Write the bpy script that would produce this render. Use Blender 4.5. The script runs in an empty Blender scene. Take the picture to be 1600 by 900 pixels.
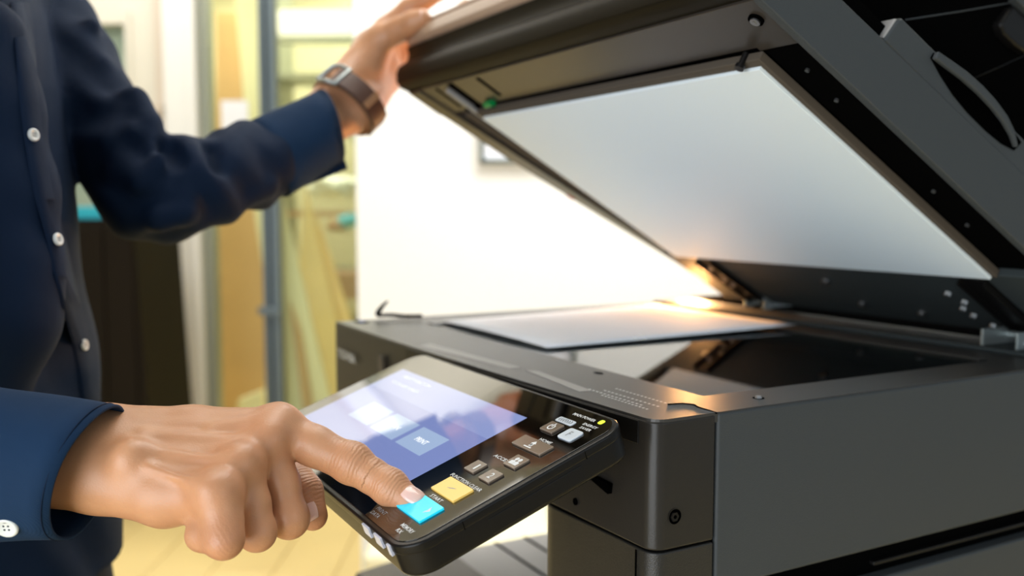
import bpy, bmesh, math, random
import numpy as np
from mathutils import Vector, Matrix
from mathutils.bvhtree import BVHTree
random.seed(7)
sc = bpy.context.scene
COL = sc.collection
PI = math.pi
# ------------------------------------------------------------------ camera
F = 1470.0; EYE = 1.10; TOP = 0.975
HEAD = math.radians(61.0); PITCH = math.atan(127/F)
fw = np.array([math.cos(HEAD)*math.cos(PITCH), math.sin(HEAD)*math.cos(PITCH), -math.sin(PITCH)])
rt = np.array([math.sin(HEAD), -math.cos(HEAD), 0.0]); up = np.cross(rt, fw)
CAM = np.array([-0.33526541, -0.44515365, EYE])
cd = bpy.data.cameras.new('camera'); cam = bpy.data.objects.new('camera', cd); COL.objects.link(cam)
cd.sensor_width = 36; cd.lens = F/1600*36; cd.clip_start = 0.02
cam.matrix_world = Matrix([[rt[0], up[0], -fw[0], CAM[0]], [rt[1], up[1], -fw[1], CAM[1]], [rt[2], up[2], -fw[2], CAM[2]], [0, 0, 0, 1]])
cd.dof.use_dof = True; cd.dof.focus_distance = 0.535; cd.dof.aperture_fstop = 5.0
sc.camera = cam
# ------------------------------------------------------------------ world, exposure
w = bpy.data.worlds.new('world'); sc.world = w; w.use_nodes = True
w.node_tree.nodes['Background'].inputs[0].default_value = (0.80, 0.92, 1.0, 1)
w.node_tree.nodes['Background'].inputs[1].default_value = 0.32
sc.view_settings.view_transform = 'Standard'; sc.view_settings.look = 'None'
sc.view_settings.gamma = 1; sc.view_settings.exposure = 0.0; sc.view_settings.use_curve_mapping = False

def room(x, d, h):           # room frame: x to the right of the lens axis, d ahead, h above the floor
    return np.array([CAM[0] + rt[0]*x + math.cos(HEAD)*d, CAM[1] + rt[1]*x + math.sin(HEAD)*d, h])
def area(name, pos, look, sx, sy, power, color):
    l = bpy.data.lights.new(name, 'AREA'); l.shape = 'RECTANGLE'; l.size = sx; l.size_y = sy; l.energy = power; l.color = color
    o = bpy.data.objects.new(name, l); COL.objects.link(o); o.location = pos
    o.rotation_euler = (Vector(look) - Vector(pos)).to_track_quat('-Z', 'Y').to_euler(); return o
area('window_light_left', (-1.9, -0.9, 0.95), (0.15, 0.2, 1.05), 1.9, 1.7, 54, (0.90, 0.95, 1.0))
area('window_light_right', room(2.2, -1.4, 1.7), room(0.4, 0.9, 1.0), 1.6, 1.2, 9, (0.80, 0.92, 1.0))
area('ceiling_light_front', room(-0.1, 1.2, 2.62), room(-0.1, 1.2, 0), 1.0, 1.0, 16, (1.0, 0.97, 0.92))
area('wall_back_fill', room(0.8, 1.9, 2.5), room(1.0, 2.6, 1.0), 1.8, 0.4, 50, (0.98, 0.99, 1.0))  # unseen light added to brighten the white wall
area('ceiling_light_door', room(-1.6, 2.8, 2.62), room(-1.6, 3.2, 0), 1.6, 0.8, 19, (1.0, 0.97, 0.92))
area('upper_wall_fill', room(-1.4, 3.62, 2.66), room(-1.4, 4.0, 2.25), 2.4, 0.16, 15, (1.0, 0.98, 0.95))  # unseen light added to brighten the upper wall mirrored in the panel
area('workshop_light', room(-1.2, 5.2, 2.6), room(-1.2, 5.2, 0), 2.2, 1.6, 118, (1.0, 0.93, 0.76))

# ------------------------------------------------------------------ pixel helpers (photo frame 1600x900)
def ray(u, v): return fw + rt*(u-800)/F + up*(450-v)/F
def at(u, v, z): return CAM + ray(u, v)*z
def onp(u, v, ax, val):
    d = ray(u, v); i = 'xyz'.index(ax); return CAM + d*(val-CAM[i])/d[i]
def bg(u, v, d):             # room coordinates (x, h) of a pixel on the upright plane at distance d
    r = ray(u, v); f = np.array([math.cos(HEAD), math.sin(HEAD), 0]); t = d/(r@f); p = r*t
    return float(p@rt), float(EYE + p[2])

# ------------------------------------------------------------------ materials
def mat(name, base, rough=0.5, metal=0.0, ior=1.5, bump=0.0, bscale=300.0, coat=0.0, emis=None, es=0.0, trans=0.0, sss=0.0, sheen=0.0, vary=0.0, vscale=8.0, spec=0.5):
    m = bpy.data.materials.new(name); m.use_nodes = True; nt = m.node_tree; b = nt.nodes['Principled BSDF']
    b.inputs['Base Color'].default_value = (*base, 1); b.inputs['Roughness'].default_value = rough; b.inputs['Metallic'].default_value = metal
    b.inputs['IOR'].default_value = ior; b.inputs['Coat Weight'].default_value = coat; b.inputs['Coat Roughness'].default_value = 0.03
    b.inputs['Transmission Weight'].default_value = trans; b.inputs['Specular IOR Level'].default_value = spec
    if sss: b.inputs['Subsurface Weight'].default_value = sss; b.inputs['Subsurface Radius'].default_value = (1, .35, .2); b.inputs['Subsurface Scale'].default_value = 0.004
    if sheen: b.inputs['Sheen Weight'].default_value = sheen; b.inputs['Sheen Roughness'].default_value = 0.4
    if emis: b.inputs['Emission Color'].default_value = (*emis, 1); b.inputs['Emission Strength'].default_value = es
    tc = nt.nodes.new('ShaderNodeTexCoord')
    if vary:
        n = nt.nodes.new('ShaderNodeTexNoise'); n.inputs['Scale'].default_value = vscale; n.inputs['Detail'].default_value = 4
        nt.links.new(tc.outputs['Object'], n.inputs['Vector'])
        r = nt.nodes.new('ShaderNodeMix'); r.data_type = 'RGBA'
        r.inputs[6].default_value = (*[c*(1-vary) for c in base], 1); r.inputs[7].default_value = (*[min(1, c*(1+vary)) for c in base], 1)
        nt.links.new(n.outputs['Fac'], r.inputs[0]); nt.links.new(r.outputs[2], b.inputs['Base Color'])
    if bump:
        n2 = nt.nodes.new('ShaderNodeTexNoise'); n2.inputs['Scale'].default_value = bscale; n2.inputs['Detail'].default_value = 3
        nt.links.new(tc.outputs['Object'], n2.inputs['Vector'])
        bp = nt.nodes.new('ShaderNodeBump'); bp.inputs['Strength'].default_value = bump; bp.inputs['Distance'].default_value = 0.001
        nt.links.new(n2.outputs['Fac'], bp.inputs['Height']); nt.links.new(bp.outputs[0], b.inputs['Normal'])
    return m
M = {}
M['grey'] = mat('dark grey textured plastic', (0.014, 0.0135, 0.013), 0.36, bump=0.35, bscale=1400)
M['grey2'] = mat('dark grey smooth plastic', (0.022, 0.0195, 0.017), 0.3, spec=0.3, bump=0.08, bscale=900)
M['side'] = mat('side panel plastic', (0.045, 0.051, 0.055), 0.5, spec=0.3, bump=0.3, bscale=1400)
M['black'] = mat('black plastic', (0.002, 0.002, 0.002), 0.7, spec=0.0)
M['gloss'] = mat('black gloss acrylic', (0.002, 0.002, 0.002), 0.035, ior=1.6, coat=0.6)
M['rim'] = mat('satin black rim', (0.006, 0.0055, 0.0055), 0.32, spec=0.25)
M['groove'] = mat('shadow gap', (0.001, 0.001, 0.001), 0.9, spec=0.0)
M['platen'] = mat('white platen sheet', (0.80, 0.89, 0.94), 0.5)
M['foam'] = mat('grey foam backing', (0.085, 0.070, 0.055), 0.9, spec=0.1)
def glassmat(name, tint, ior):
    m = bpy.data.materials.new(name); m.use_nodes = True; nt = m.node_tree; nt.nodes.remove(nt.nodes['Principled BSDF'])
    t = nt.nodes.new('ShaderNodeBsdfTransparent'); t.inputs[0].default_value = (*tint, 1)
    g = nt.nodes.new('ShaderNodeBsdfGlossy'); g.inputs['Roughness'].default_value = 0.02; f = nt.nodes.new('ShaderNodeFresnel'); f.inputs[0].default_value = ior
    mx = nt.nodes.new('ShaderNodeMixShader'); nt.links.new(f.outputs[0], mx.inputs[0]); nt.links.new(t.outputs[0], mx.inputs[1]); nt.links.new(g.outputs[0], mx.inputs[2])
    nt.links.new(mx.outputs[0], nt.nodes['Material Output'].inputs[0]); return m
M['glass'] = glassmat('scanner glass', (0.86, 0.95, 0.93), 1.5)
M['cavity'] = mat('scanner interior', (0.07, 0.10, 0.10), 0.6)
M['steel'] = mat('zinc steel', (0.40, 0.45, 0.45), 0.4, metal=0.7)
M['screw'] = mat('screw steel', (0.45, 0.45, 0.46), 0.35, metal=1.0)
M['white_plastic'] = mat('white plastic', (0.72, 0.74, 0.74), 0.4)
M['paper'] = mat('white paper', (0.84, 0.86, 0.92), 0.85)
M['printw'] = mat('white print', (0.75, 0.77, 0.78), 0.6)
M['printg'] = mat('grey print', (0.30, 0.31, 0.32), 0.6)
M['printd'] = mat('dark print', (0.05, 0.06, 0.07), 0.6)
M['screen'] = mat('lit screen', (0.02, 0.02, 0.03), 0.035, ior=1.6, coat=0.6, emis=(0.25, 0.32, 0.68), es=0.85)
M['screenbar'] = mat('lit screen band', (0.02, 0.02, 0.03), 0.035, ior=1.6, coat=0.6, emis=(0.30, 0.38, 0.72), es=0.9)
M['tile'] = mat('lit tile', (0.02, 0.02, 0.03), 0.05, ior=1.6, coat=0.6, emis=(0.42, 0.56, 0.82), es=0.9)
M['scrtext'] = mat('lit lettering', (0.5, 0.5, 0.5), 0.3, emis=(0.75, 0.82, 0.88), es=0.8)
M['bronze'] = mat('smoked button', (0.16, 0.115, 0.08), 0.2, ior=1.6, coat=0.3)
M['pale'] = mat('pale button', (0.60, 0.66, 0.72), 0.3)
M['yellow'] = mat('yellow button', (0.90, 0.58, 0.14), 0.25, emis=(0.9, 0.55, 0.12), es=0.12)
M['cyan'] = mat('cyan lit button', (0.02, 0.50, 0.72), 0.2, emis=(0.0, 0.62, 0.85), es=0.5)
M['led'] = mat('green yellow led', (0.6, 0.8, 0.05), 0.3, emis=(0.75, 0.95, 0.02), es=1.0)
M['green'] = mat('green plastic', (0.0, 0.22, 0.05), 0.4)
M['blueled'] = mat('blue sensor', (0.02, 0.06, 0.3), 0.2, emis=(0.05, 0.12, 0.5), es=0.4)
M['clear'] = mat('translucent tab', (0.50, 0.52, 0.62), 0.2)
M['tray'] = mat('light grey tray plastic', (0.30, 0.29, 0.28), 0.5)
M['brown'] = mat('taupe plastic', (0.085, 0.070, 0.056), 0.5)
M['bevel_lit'] = mat('lit bevel plastic', (0.34, 0.235, 0.165), 0.45)  # dark bevel plastic with window light and reflections put into its tan
M['deck'] = mat('deck plastic', (0.032, 0.029, 0.026), 0.40, spec=0.65, bump=0.06, bscale=900)
M['lip'] = mat('dark lip plastic', (0.008, 0.006, 0.003), 0.5, spec=0.12)
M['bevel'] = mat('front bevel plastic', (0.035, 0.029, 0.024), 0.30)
# cloth: fine twill weave
def cloth(name, base):
    m = mat(name, base, 0.8, sheen=0.0, spec=0.15, vary=0.12, vscale=30)
    nt = m.node_tree; b = nt.nodes['Principled BSDF']; tc = nt.nodes.new('ShaderNodeTexCoord')
    b.inputs['Sheen Tint'].default_value = (0.25, 0.45, 0.8, 1)
    wv = nt.nodes.new('ShaderNodeTexWave'); wv.inputs['Scale'].default_value = 700; wv.bands_direction = 'DIAGONAL'; wv.inputs['Distortion'].default_value = 1.2
    nt.links.new(tc.outputs['Object'], wv.inputs['Vector'])
    n = nt.nodes.new('ShaderNodeTexNoise'); n.inputs['Scale'].default_value = 28; n.inputs['Detail'].default_value = 5; nt.links.new(tc.outputs['Object'], n.inputs['Vector'])
    b1 = nt.nodes.new('ShaderNodeBump'); b1.inputs['Strength'].default_value = 0.35; b1.inputs['Distance'].default_value = 0.004
    b2 = nt.nodes.new('ShaderNodeBump'); b2.inputs['Strength'].default_value = 0.25; b2.inputs['Distance'].default_value = 0.0003
    nt.links.new(n.outputs['Fac'], b1.inputs['Height']); nt.links.new(wv.outputs['Fac'], b2.inputs['Height'])
    nt.links.new(b1.outputs[0], b2.inputs['Normal']); nt.links.new(b2.outputs[0], b.inputs['Normal'])
    return m
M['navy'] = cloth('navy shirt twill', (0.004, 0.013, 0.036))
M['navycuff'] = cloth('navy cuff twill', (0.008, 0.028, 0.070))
M['trousers'] = cloth('charcoal trousers', (0.02, 0.02, 0.024))
def skinmat():
    m = mat('skin', (0.50, 0.25, 0.14), 0.42, sss=0.12)
    nt = m.node_tree; b = nt.nodes['Principled BSDF']; L = nt.links
    tc = nt.nodes.new('ShaderNodeTexCoord')
    n = nt.nodes.new('ShaderNodeTexNoise'); n.inputs['Scale'].default_value = 55; n.inputs['Detail'].default_value = 5; L.new(tc.outputs['Object'], n.inputs['Vector'])
    mx = nt.nodes.new('ShaderNodeMix'); mx.data_type = 'RGBA'; mx.inputs[6].default_value = (0.49, 0.225, 0.108, 1); mx.inputs[7].default_value = (0.62, 0.32, 0.17, 1); L.new(n.outputs['Fac'], mx.inputs[0])
    a = nt.nodes.new('ShaderNodeAttribute'); a.attribute_name = 'blush'
    m2 = nt.nodes.new('ShaderNodeMix'); m2.data_type = 'RGBA'; m2.inputs[7].default_value = (0.50, 0.17, 0.09, 1); L.new(mx.outputs[2], m2.inputs[6])
    mu = nt.nodes.new('ShaderNodeMath'); mu.operation = 'MULTIPLY'; mu.inputs[1].default_value = 0.5; L.new(a.outputs['Fac'], mu.inputs[0]); L.new(mu.outputs[0], m2.inputs[0])
    L.new(m2.outputs[2], b.inputs['Base Color'])
    # creases: 'crease' attribute is a mask, 'along' a length in metres
    c = nt.nodes.new('ShaderNodeAttribute'); c.attribute_name = 'crease'
    al = nt.nodes.new('ShaderNodeAttribute'); al.attribute_name = 'along'
    nn = nt.nodes.new('ShaderNodeTexNoise'); nn.inputs['Scale'].default_value = 180; L.new(tc.outputs['Object'], nn.inputs['Vector'])
    ad = nt.nodes.new('ShaderNodeMath'); ad.operation = 'MULTIPLY_ADD'; ad.inputs[1].default_value = 0.0035; L.new(nn.outputs['Fac'], ad.inputs[0]); L.new(al.outputs['Fac'], ad.inputs[2])
    sn = nt.nodes.new('ShaderNodeMath'); sn.operation = 'MULTIPLY'; sn.inputs[1].default_value = 2*PI/0.0022; L.new(ad.outputs[0], sn.inputs[0])
    s2 = nt.nodes.new('ShaderNodeMath'); s2.operation = 'SINE'; L.new(sn.outputs[0], s2.inputs[0])
    s3 = nt.nodes.new('ShaderNodeMath'); s3.operation = 'MULTIPLY'; L.new(s2.outputs[0], s3.inputs[0]); L.new(c.outputs['Fac'], s3.inputs[1])
    vo = nt.nodes.new('ShaderNodeTexVoronoi'); vo.inputs['Scale'].default_value = 900; L.new(tc.outputs['Object'], vo.inputs['Vector'])
    b1 = nt.nodes.new('ShaderNodeBump'); b1.inputs['Strength'].default_value = 1.0; b1.inputs['Distance'].default_value = 0.0003; L.new(s3.outputs[0], b1.inputs['Height'])
    b2 = nt.nodes.new('ShaderNodeBump'); b2.inputs['Strength'].default_value = 0.25; b2.inputs['Distance'].default_value = 0.0003; L.new(vo.outputs['Distance'], b2.inputs['Height'])
    L.new(b1.outputs[0], b2.inputs['Normal']); L.new(b2.outputs[0], b.inputs['Normal'])
    return m
M['skin'] = skinmat()
M['tank'] = mat('satin hinge grey', (0.035,0.043,0.045), 0.6, spec=0.2)
M['nail'] = mat('fingernail', (0.80, 0.52, 0.45), 0.22, sss=0.1, coat=0.3)
M['button'] = mat('pearl shirt button', (0.70, 0.73, 0.72), 0.25)
M['hair'] = mat('black hair', (0.01, 0.009, 0.008), 0.5, bump=0.6, bscale=200)
M['eye'] = mat('eye white', (0.8, 0.78, 0.75), 0.2)
M['leather'] = mat('brown watch leather', (0.075, 0.032, 0.020), 0.5, bump=0.3, bscale=500)
M['tan'] = mat('tan watch lining', (0.30, 0.16, 0.08), 0.6)
M['shoe'] = mat('black shoe leather', (0.01, 0.01, 0.01), 0.3)

# ------------------------------------------------------------------ object helpers
WL = {}
def finish(o, name, parent, label=None, cat=None, group=None, kind=None):
    if label: o['label'] = label
    if cat: o['category'] = cat
    if group: o['group'] = group
    if kind: o['kind'] = kind
def thing(name, loc, label, cat, group=None, parent=None):
    o = bpy.data.objects.new(name, None); COL.objects.link(o); o.empty_display_size = 0.05
    pl = WL.get(parent, np.zeros(3)); WL[o] = np.array(loc, float); o.location = WL[o]-pl; o.parent = parent
    finish(o, name, parent, label, cat, group); return o
def obj(name, bm, m, parent=None, bevel=0, smooth=False, recalc=True, **kw):
    if recalc: bmesh.ops.recalc_face_normals(bm, faces=bm.faces)
    me = bpy.data.meshes.new(name)
    vs = np.array([v.co[:] for v in bm.verts]); c = (vs.min(0)+vs.max(0))/2; c[2] = vs[:, 2].min() if parent is None else c[2]
    bmesh.ops.translate(bm, vec=Vector(-c), verts=bm.verts); bm.to_mesh(me); bm.free()
    return _link(name, me, c, m, parent, bevel, smooth, **kw)
def _link(name, me, c, m, parent, bevel=0, smooth=False, **kw):
    ms = m if isinstance(m, (list, tuple)) else [m]
    for q in ms: me.materials.append(q)
    o = bpy.data.objects.new(name, me); COL.objects.link(o)
    WL[o] = np.array(c, float); o.location = WL[o]-WL.get(parent, np.zeros(3)); o.parent = parent
    if bevel:
        b = o.modifiers.new('bevel', 'BEVEL'); b.width = bevel; b.segments = 3; b.limit_method = 'ANGLE'; b.angle_limit = math.radians(35); b.harden_normals = False
    if smooth or bevel:
        for p in me.polygons: p.use_smooth = True
    if bevel:
        o.modifiers.new('wn', 'WEIGHTED_NORMAL')
    finish(o, name, parent, **kw); return o
ID = lambda p: p
def box(bm, x0, x1, y0, y1, z0, z1, T=ID):
    vs = [bm.verts.new(T((x, y, z))) for x in (x0, x1) for y in (y0, y1) for z in (z0, z1)]
    for f in ((0, 1, 3, 2), (4, 6, 7, 5), (0, 4, 5, 1), (2, 3, 7, 6), (0, 2, 6, 4), (1, 5, 7, 3)): bm.faces.new([vs[i] for i in f])
def prism(bm, pts, e0, e1, fn):
    """pts: 2D outline; fn(p, e) -> 3D"""
    a = [bm.verts.new(fn(p, e0)) for p in pts]; b = [bm.verts.new(fn(p, e1)) for p in pts]; n = len(pts)
    for i in range(n): bm.faces.new([a[i], a[(i+1) % n], b[(i+1) % n], b[i]])
    bm.faces.new(a[::-1]); bm.faces.new(b)
def rrect(x0, x1, y0, y1, r, n=6):
    out = []
    for cx, cy, a0 in ((x1-r, y1-r, 0), (x0+r, y1-r, 90), (x0+r, y0+r, 180), (x1-r, y0+r, 270)):
        for k in range(n+1):
            a = math.radians(a0+90*k/n); out.append((cx+r*math.cos(a), cy+r*math.sin(a)))
    return out
def cyl(bm, p0, p1, r0, r1=None, n=20, cap=True):
    p0 = np.array(p0, float); p1 = np.array(p1, float); r1 = r0 if r1 is None else r1
    d = p1-p0; d /= np.linalg.norm(d); a = np.cross(d, [0, 0, 1.] if abs(d[2]) < .9 else [1., 0, 0]); a /= np.linalg.norm(a); b = np.cross(d, a)
    A = [bm.verts.new(p0+(a*math.cos(t)+b*math.sin(t))*r0) for t in np.arange(n)*2*PI/n]
    B = [bm.verts.new(p1+(a*math.cos(t)+b*math.sin(t))*r1) for t in np.arange(n)*2*PI/n]
    for i in range(n): bm.faces.new([A[i], A[(i+1) % n], B[(i+1) % n], B[i]])
    if cap: bm.faces.new(A[::-1]); bm.faces.new(B)
def tube(bm, pts, r, n=10):
    pts = [np.array(p, float) for p in pts]; rings = []; a = None
    for i, p in enumerate(pts):
        d = pts[min(i+1, len(pts)-1)]-pts[max(i-1, 0)]; d /= np.linalg.norm(d)
        if a is None: a = np.cross(d, [0.1, 0.3, 1.])
        a = a-d*(a@d); a /= np.linalg.norm(a); b = np.cross(d, a); rr = r[i] if hasattr(r, '__len__') else r
        rings.append([bm.verts.new(p+(a*math.cos(t)+b*math.sin(t))*rr) for t in np.arange(n)*2*PI/n])
    for A, B in zip(rings, rings[1:]):
        for i in range(n): bm.faces.new([A[i], A[(i+1) % n], B[(i+1) % n], B[i]])
    bm.faces.new(rings[0][::-1]); bm.faces.new(rings[-1])
def slab(bm, origin, ex, ey, ez, outline, t0, t1):
    prism(bm, outline, t0, t1, lambda p, e: origin+ex*p[0]+ey*p[1]+ez*e)
def text(name, s, origin, ex, ey, ez, width, m, parent, height=None, **kw):
    """flat lettering, width metres long, centred on origin, reading along ex"""
    c = bpy.data.curves.new(name, 'FONT'); c.body = s; c.size = 1; c.align_x = 'CENTER'; c.align_y = 'CENTER'; c.extrude = 0; c.resolution_u = 2; c.offset = 0.012
    t = bpy.data.objects.new(name, c); COL.objects.link(t); bpy.context.view_layer.update()
    me = bpy.data.meshes.new_from_object(t.evaluated_get(bpy.context.evaluated_depsgraph_get())); COL.objects.unlink(t); bpy.data.objects.remove(t)
    co = np.array([v.co[:] for v in me.vertices]); mn, mxx = co.min(0), co.max(0); sx = width/(mxx[0]-mn[0]); sy = sx if height is None else height/(mxx[1]-mn[1])
    cx = (mn+mxx)/2
    for v in me.vertices:
        p = origin+ex*(v.co.x-cx[0])*sx+ey*(v.co.y-cx[1])*sy; v.co = Vector(p-origin)
    return _link(name, me, origin, m, parent, **kw)

# ------------------------------------------------------------------ signed distance modelling (limbs, cloth)
def smin(a, b, k):
    h = np.clip(0.5+0.5*(b-a)/k, 0, 1); return b+(a-b)*h-k*h*(1-h)
def capsule(P, a, b, ra, rb):
    a = np.asarray(a, np.float32); b = np.asarray(b, np.float32); ab = b-a; L = float(ab@ab)+1e-12
    t = np.clip(((P-a)@ab)/L, 0, 1).astype(np.float32)
    d = P-a-t[..., None]*ab
    return np.sqrt((d*d).sum(-1))-(ra+(rb-ra)*t)
def chain(P, pts, k):
    d = None
    for (a, ra), (b, rb) in zip(pts, pts[1:]):
        c = capsule(P, a, b, ra, rb); d = c if d is None else smin(d, c, k)
    return d
def surface(f, lo, hi, h, smooth=2):
    lo = np.array(lo, float); hi = np.array(hi, float)
    n = np.ceil((hi-lo)/h).astype(int)+1
    g = [np.arange(k, dtype=np.float32)*h+lo[i] for i, k in enumerate(n)]
    V = np.empty(tuple(n), np.float32)
    step = max(1, int(600000/(n[1]*n[2])))
    for i in range(0, n[0], step):
        X, Y, Z = np.meshgrid(g[0][i:i+step], g[1], g[2], indexing='ij')
        V[i:i+step] = f(np.stack([X, Y, Z], -1))
    S = V < 0
    nx, ny, nz = n-1
    cnt = np.zeros((nx, ny, nz), np.float32); acc = np.zeros((nx, ny, nz, 3), np.float32)
    for ax in range(3):
        o1, o2 = [a for a in range(3) if a != ax]
        for d1 in (0, 1):
            for d2 in (0, 1):
                s0 = [slice(0, nx), slice(0, ny), slice(0, nz)]; s1 = list(s0)
                off = [0, 0, 0]; off[o1] = d1; off[o2] = d2
                s0 = [slice(off[i], off[i]+(nx, ny, nz)[i]) for i in range(3)]; s1 = list(s0); s1[ax] = slice(1, 1+(nx, ny, nz)[ax])
                a = V[tuple(s0)]; b = V[tuple(s1)]; cr = (a < 0) != (b < 0)
                t = np.where(cr, a/np.where(cr, a-b, 1), 0)
                cnt += cr
                acc[..., ax] += t*cr; acc[..., o1] += d1*cr; acc[..., o2] += d2*cr
    act = cnt > 0; idx = -np.ones((nx, ny, nz), np.int64); idx[act] = np.arange(act.sum())
    ijk = np.argwhere(act); vert = (ijk+acc[act]/cnt[act][:, None])*h+lo
    faces = []
    for ax in range(3):
        o1, o2 = ((1, 2), (2, 0), (0, 1))[ax]
        s0 = [slice(1, -1)]*3; s0[ax] = slice(0, -1); s1 = list(s0); s1[ax] = slice(1, None)
        A = S[tuple(s0)]; B = S[tuple(s1)]; c = np.argwhere(A != B)
        st = A[tuple(c.T)]; base = c.copy()
        for q in range(3):
            if q != ax: base[:, q] += 1
        def gi(d1, d2):
            b = base.copy(); b[:, o1] -= d1; b[:, o2] -= d2; return idx[b[:, 0], b[:, 1], b[:, 2]]
        q = np.stack([gi(1, 1), gi(0, 1), gi(0, 0), gi(1, 0)], 1); q[~st] = q[~st][:, ::-1]; faces.append(q)
    Fc = np.concatenate(faces); Fc = Fc[(Fc >= 0).all(1)]
    for _ in range(smooth):   # light laplacian
        sm = np.zeros_like(vert); ct = np.zeros(len(vert))
        for a, b in ((0, 1), (1, 2), (2, 3), (3, 0)):
            np.add.at(sm, Fc[:, a], vert[Fc[:, b]]); np.add.at(sm, Fc[:, b], vert[Fc[:, a]]); np.add.at(ct, Fc[:, a], 1); np.add.at(ct, Fc[:, b], 1)
        vert = vert*0.5+0.5*sm/np.maximum(ct, 1)[:, None]
    return vert, Fc
def bounds(chains, pad):
    p = np.array([q[0] for c in chains for q in c]); return p.min(0)-pad, p.max(0)+pad
def meshobj(name, vert, faces, m, parent, attrs=None, **kw):
    c = (vert.min(0)+vert.max(0))/2; me = bpy.data.meshes.new(name)
    me.vertices.add(len(vert)); me.vertices.foreach_set('co', (vert-c).astype(np.float32).ravel())
    me.loops.add(len(faces)*4); me.loops.foreach_set('vertex_index', faces.astype(np.int32).ravel())
    me.polygons.add(len(faces)); me.polygons.foreach_set('loop_start', np.arange(len(faces), dtype=np.int32)*4)
    me.update(calc_edges=True); me.validate()
    for k, v in (attrs or {}).items():
        a = me.attributes.new(k, 'FLOAT', 'POINT'); a.data.foreach_set('value', v.astype(np.float32))
    return _link(name, me, c, m, parent, smooth=True, **kw)
#STRUCTURE
# ------------------------------------------------------------------ room shell
RT = lambda p: room(p[0], p[1], p[2])
def rbox(name, m, x0, x1, d0, d1, h0, h1, parent=None, bevel=0, **kw):
    bm = bmesh.new(); box(bm, x0, x1, d0, d1, h0, h1, RT); return obj(name, bm, m, parent, bevel, **kw)
def ux(u, d, v=323): return bg(u, v, d)[0]
def vh(v, d, u=400): return bg(u, v, d)[1]
M['wall'] = mat('white wall paint', (0.86, 0.87, 0.86), 0.8, bump=0.1, bscale=60)
M['cream'] = mat('cream wall paint', (0.70, 0.67, 0.58), 0.7, bump=0.05, bscale=60)
M['trim'] = mat('white trim paint', (0.82, 0.82, 0.80), 0.45)
M['trim2'] = mat('sand trim paint', (0.62, 0.54, 0.45), 0.5)
M['mint'] = mat('pale green glass panel', (0.30, 0.38, 0.31), 0.3)
M['alu'] = mat('slate aluminium', (0.13, 0.17, 0.20), 0.4, metal=0.3)
M['aluo'] = mat('olive aluminium', (0.30, 0.32, 0.26), 0.4, metal=0.3)
M['floor'] = mat('honey oak floor', (0.78, 0.60, 0.27), 0.42, vary=0.12, vscale=3)
M['wfloor'] = mat('workshop floor', (0.72, 0.64, 0.38), 0.6)
M['ceil'] = mat('ceiling white', (0.85, 0.85, 0.83), 0.9)
M['olive'] = mat('workshop wall', (0.66, 0.63, 0.42), 0.8)
M['pine'] = mat('pine board', (0.82, 0.61, 0.27), 0.6, vary=0.15, vscale=6)
M['ply'] = mat('orange plywood', (0.62, 0.40, 0.20), 0.6, vary=0.15, vscale=5)
M['drape'] = mat('pale yellow dust sheet', (0.85, 0.79, 0.54), 0.85, bump=0.5, bscale=12)
M['plastic'] = mat('crumpled white plastic film', (0.80, 0.84, 0.72), 0.25, bump=1.0, bscale=25)
M['cab'] = mat('dark brown cabinet', (0.010, 0.007, 0.004), 0.6, spec=0.1)
M['cyanobj'] = mat('turquoise plastic', (0.02, 0.40, 0.52), 0.4)
M['pane'] = glassmat('door glass', (0.95, 0.99, 0.95), 1.08)
M['wire'] = mat('olive mesh wire', (0.24, 0.24, 0.12), 0.5)
M['cardboard'] = mat('brown cardboard', (0.36, 0.22, 0.12), 0.8)
DW = 4.0
st = dict(kind='structure')
# floor: oak planks that the frame shows as real boards near the copier
bm = bmesh.new(); box(bm, -4.2, 3.2, -2.0, 7.0, -0.05, -0.008, RT); floor = obj('floor', bm, M['floor'], label='honey-coloured wooden floor', **st)
k = 0; proto = None
for i in range(16):
    for j in range(7):
        x0 = -3.0+i*0.19; d0 = 1.2+j*1.2-(i % 3)*0.4
        if x0 > 0.4 or d0 > 4: continue
        bm = bmesh.new(); box(bm, x0, x0+0.186, d0, d0+1.196, -0.008, 0.0, RT); obj('plank', bm, M['floor'], floor)
rbox('ceiling', M['ceil'], -4.2, 3.2, 0.3, 7.0, 2.7, 2.8, **st)
xw = ux(557, 2.55)
rbox('wall_back', M['wall'], xw, 3.2, 2.55, 2.70, 0, 2.7, label='plain white wall behind the copier', **st)
# glazed partition wall (left): pieces around door and sliding glass
a, b = ux(205, DW), ux(319, DW)
hd = vh(37, DW, 170)
wl = rbox('wall_left', M['cream'], -4.2, ux(60, DW), DW, DW+0.12, 0, 2.7, label='cream partition wall with a pale door', **st)
rbox('header', M['cream'], ux(60, DW), a, DW, DW+0.12, hd, 2.7, wl)
rbox('pillar', M['cream'], a, b, DW, DW+0.12, 0, 2.7, wl)
rbox('lintel', M['cream'], b, ux(560, DW), DW, DW+0.12, 2.3, 2.7, wl)
rbox('door_1', M['mint'], ux(60, DW), a, DW+0.06, DW+0.10, 0, hd, label='pale grey-green door panel', **st)
rbox('trim_1', M['cream'], ux(206, DW), ux(214, DW), DW-0.015, DW+0.02, 0, hd+0.05, **st)
rbox('trim_2', M['trim'], ux(268, DW), ux(302, DW), DW-0.05, DW, 0, 2.7, bevel=0.005, label='white door post left of the glass door', **st)
rbox('trim_3', M['trim2'], ux(253, DW), ux(266, DW), DW-0.03, DW, 0, 2.7, **st)
rbox('trim_4', M['trim'], ux(302, DW), ux(318, DW), DW-0.06, DW, 0, 2.7, bevel=0.004, **st)
rbox('trim_5', M['aluo'], ux(319, DW), ux(334, DW), DW-0.02, DW+0.06, 0, 2.3, **st)
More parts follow.
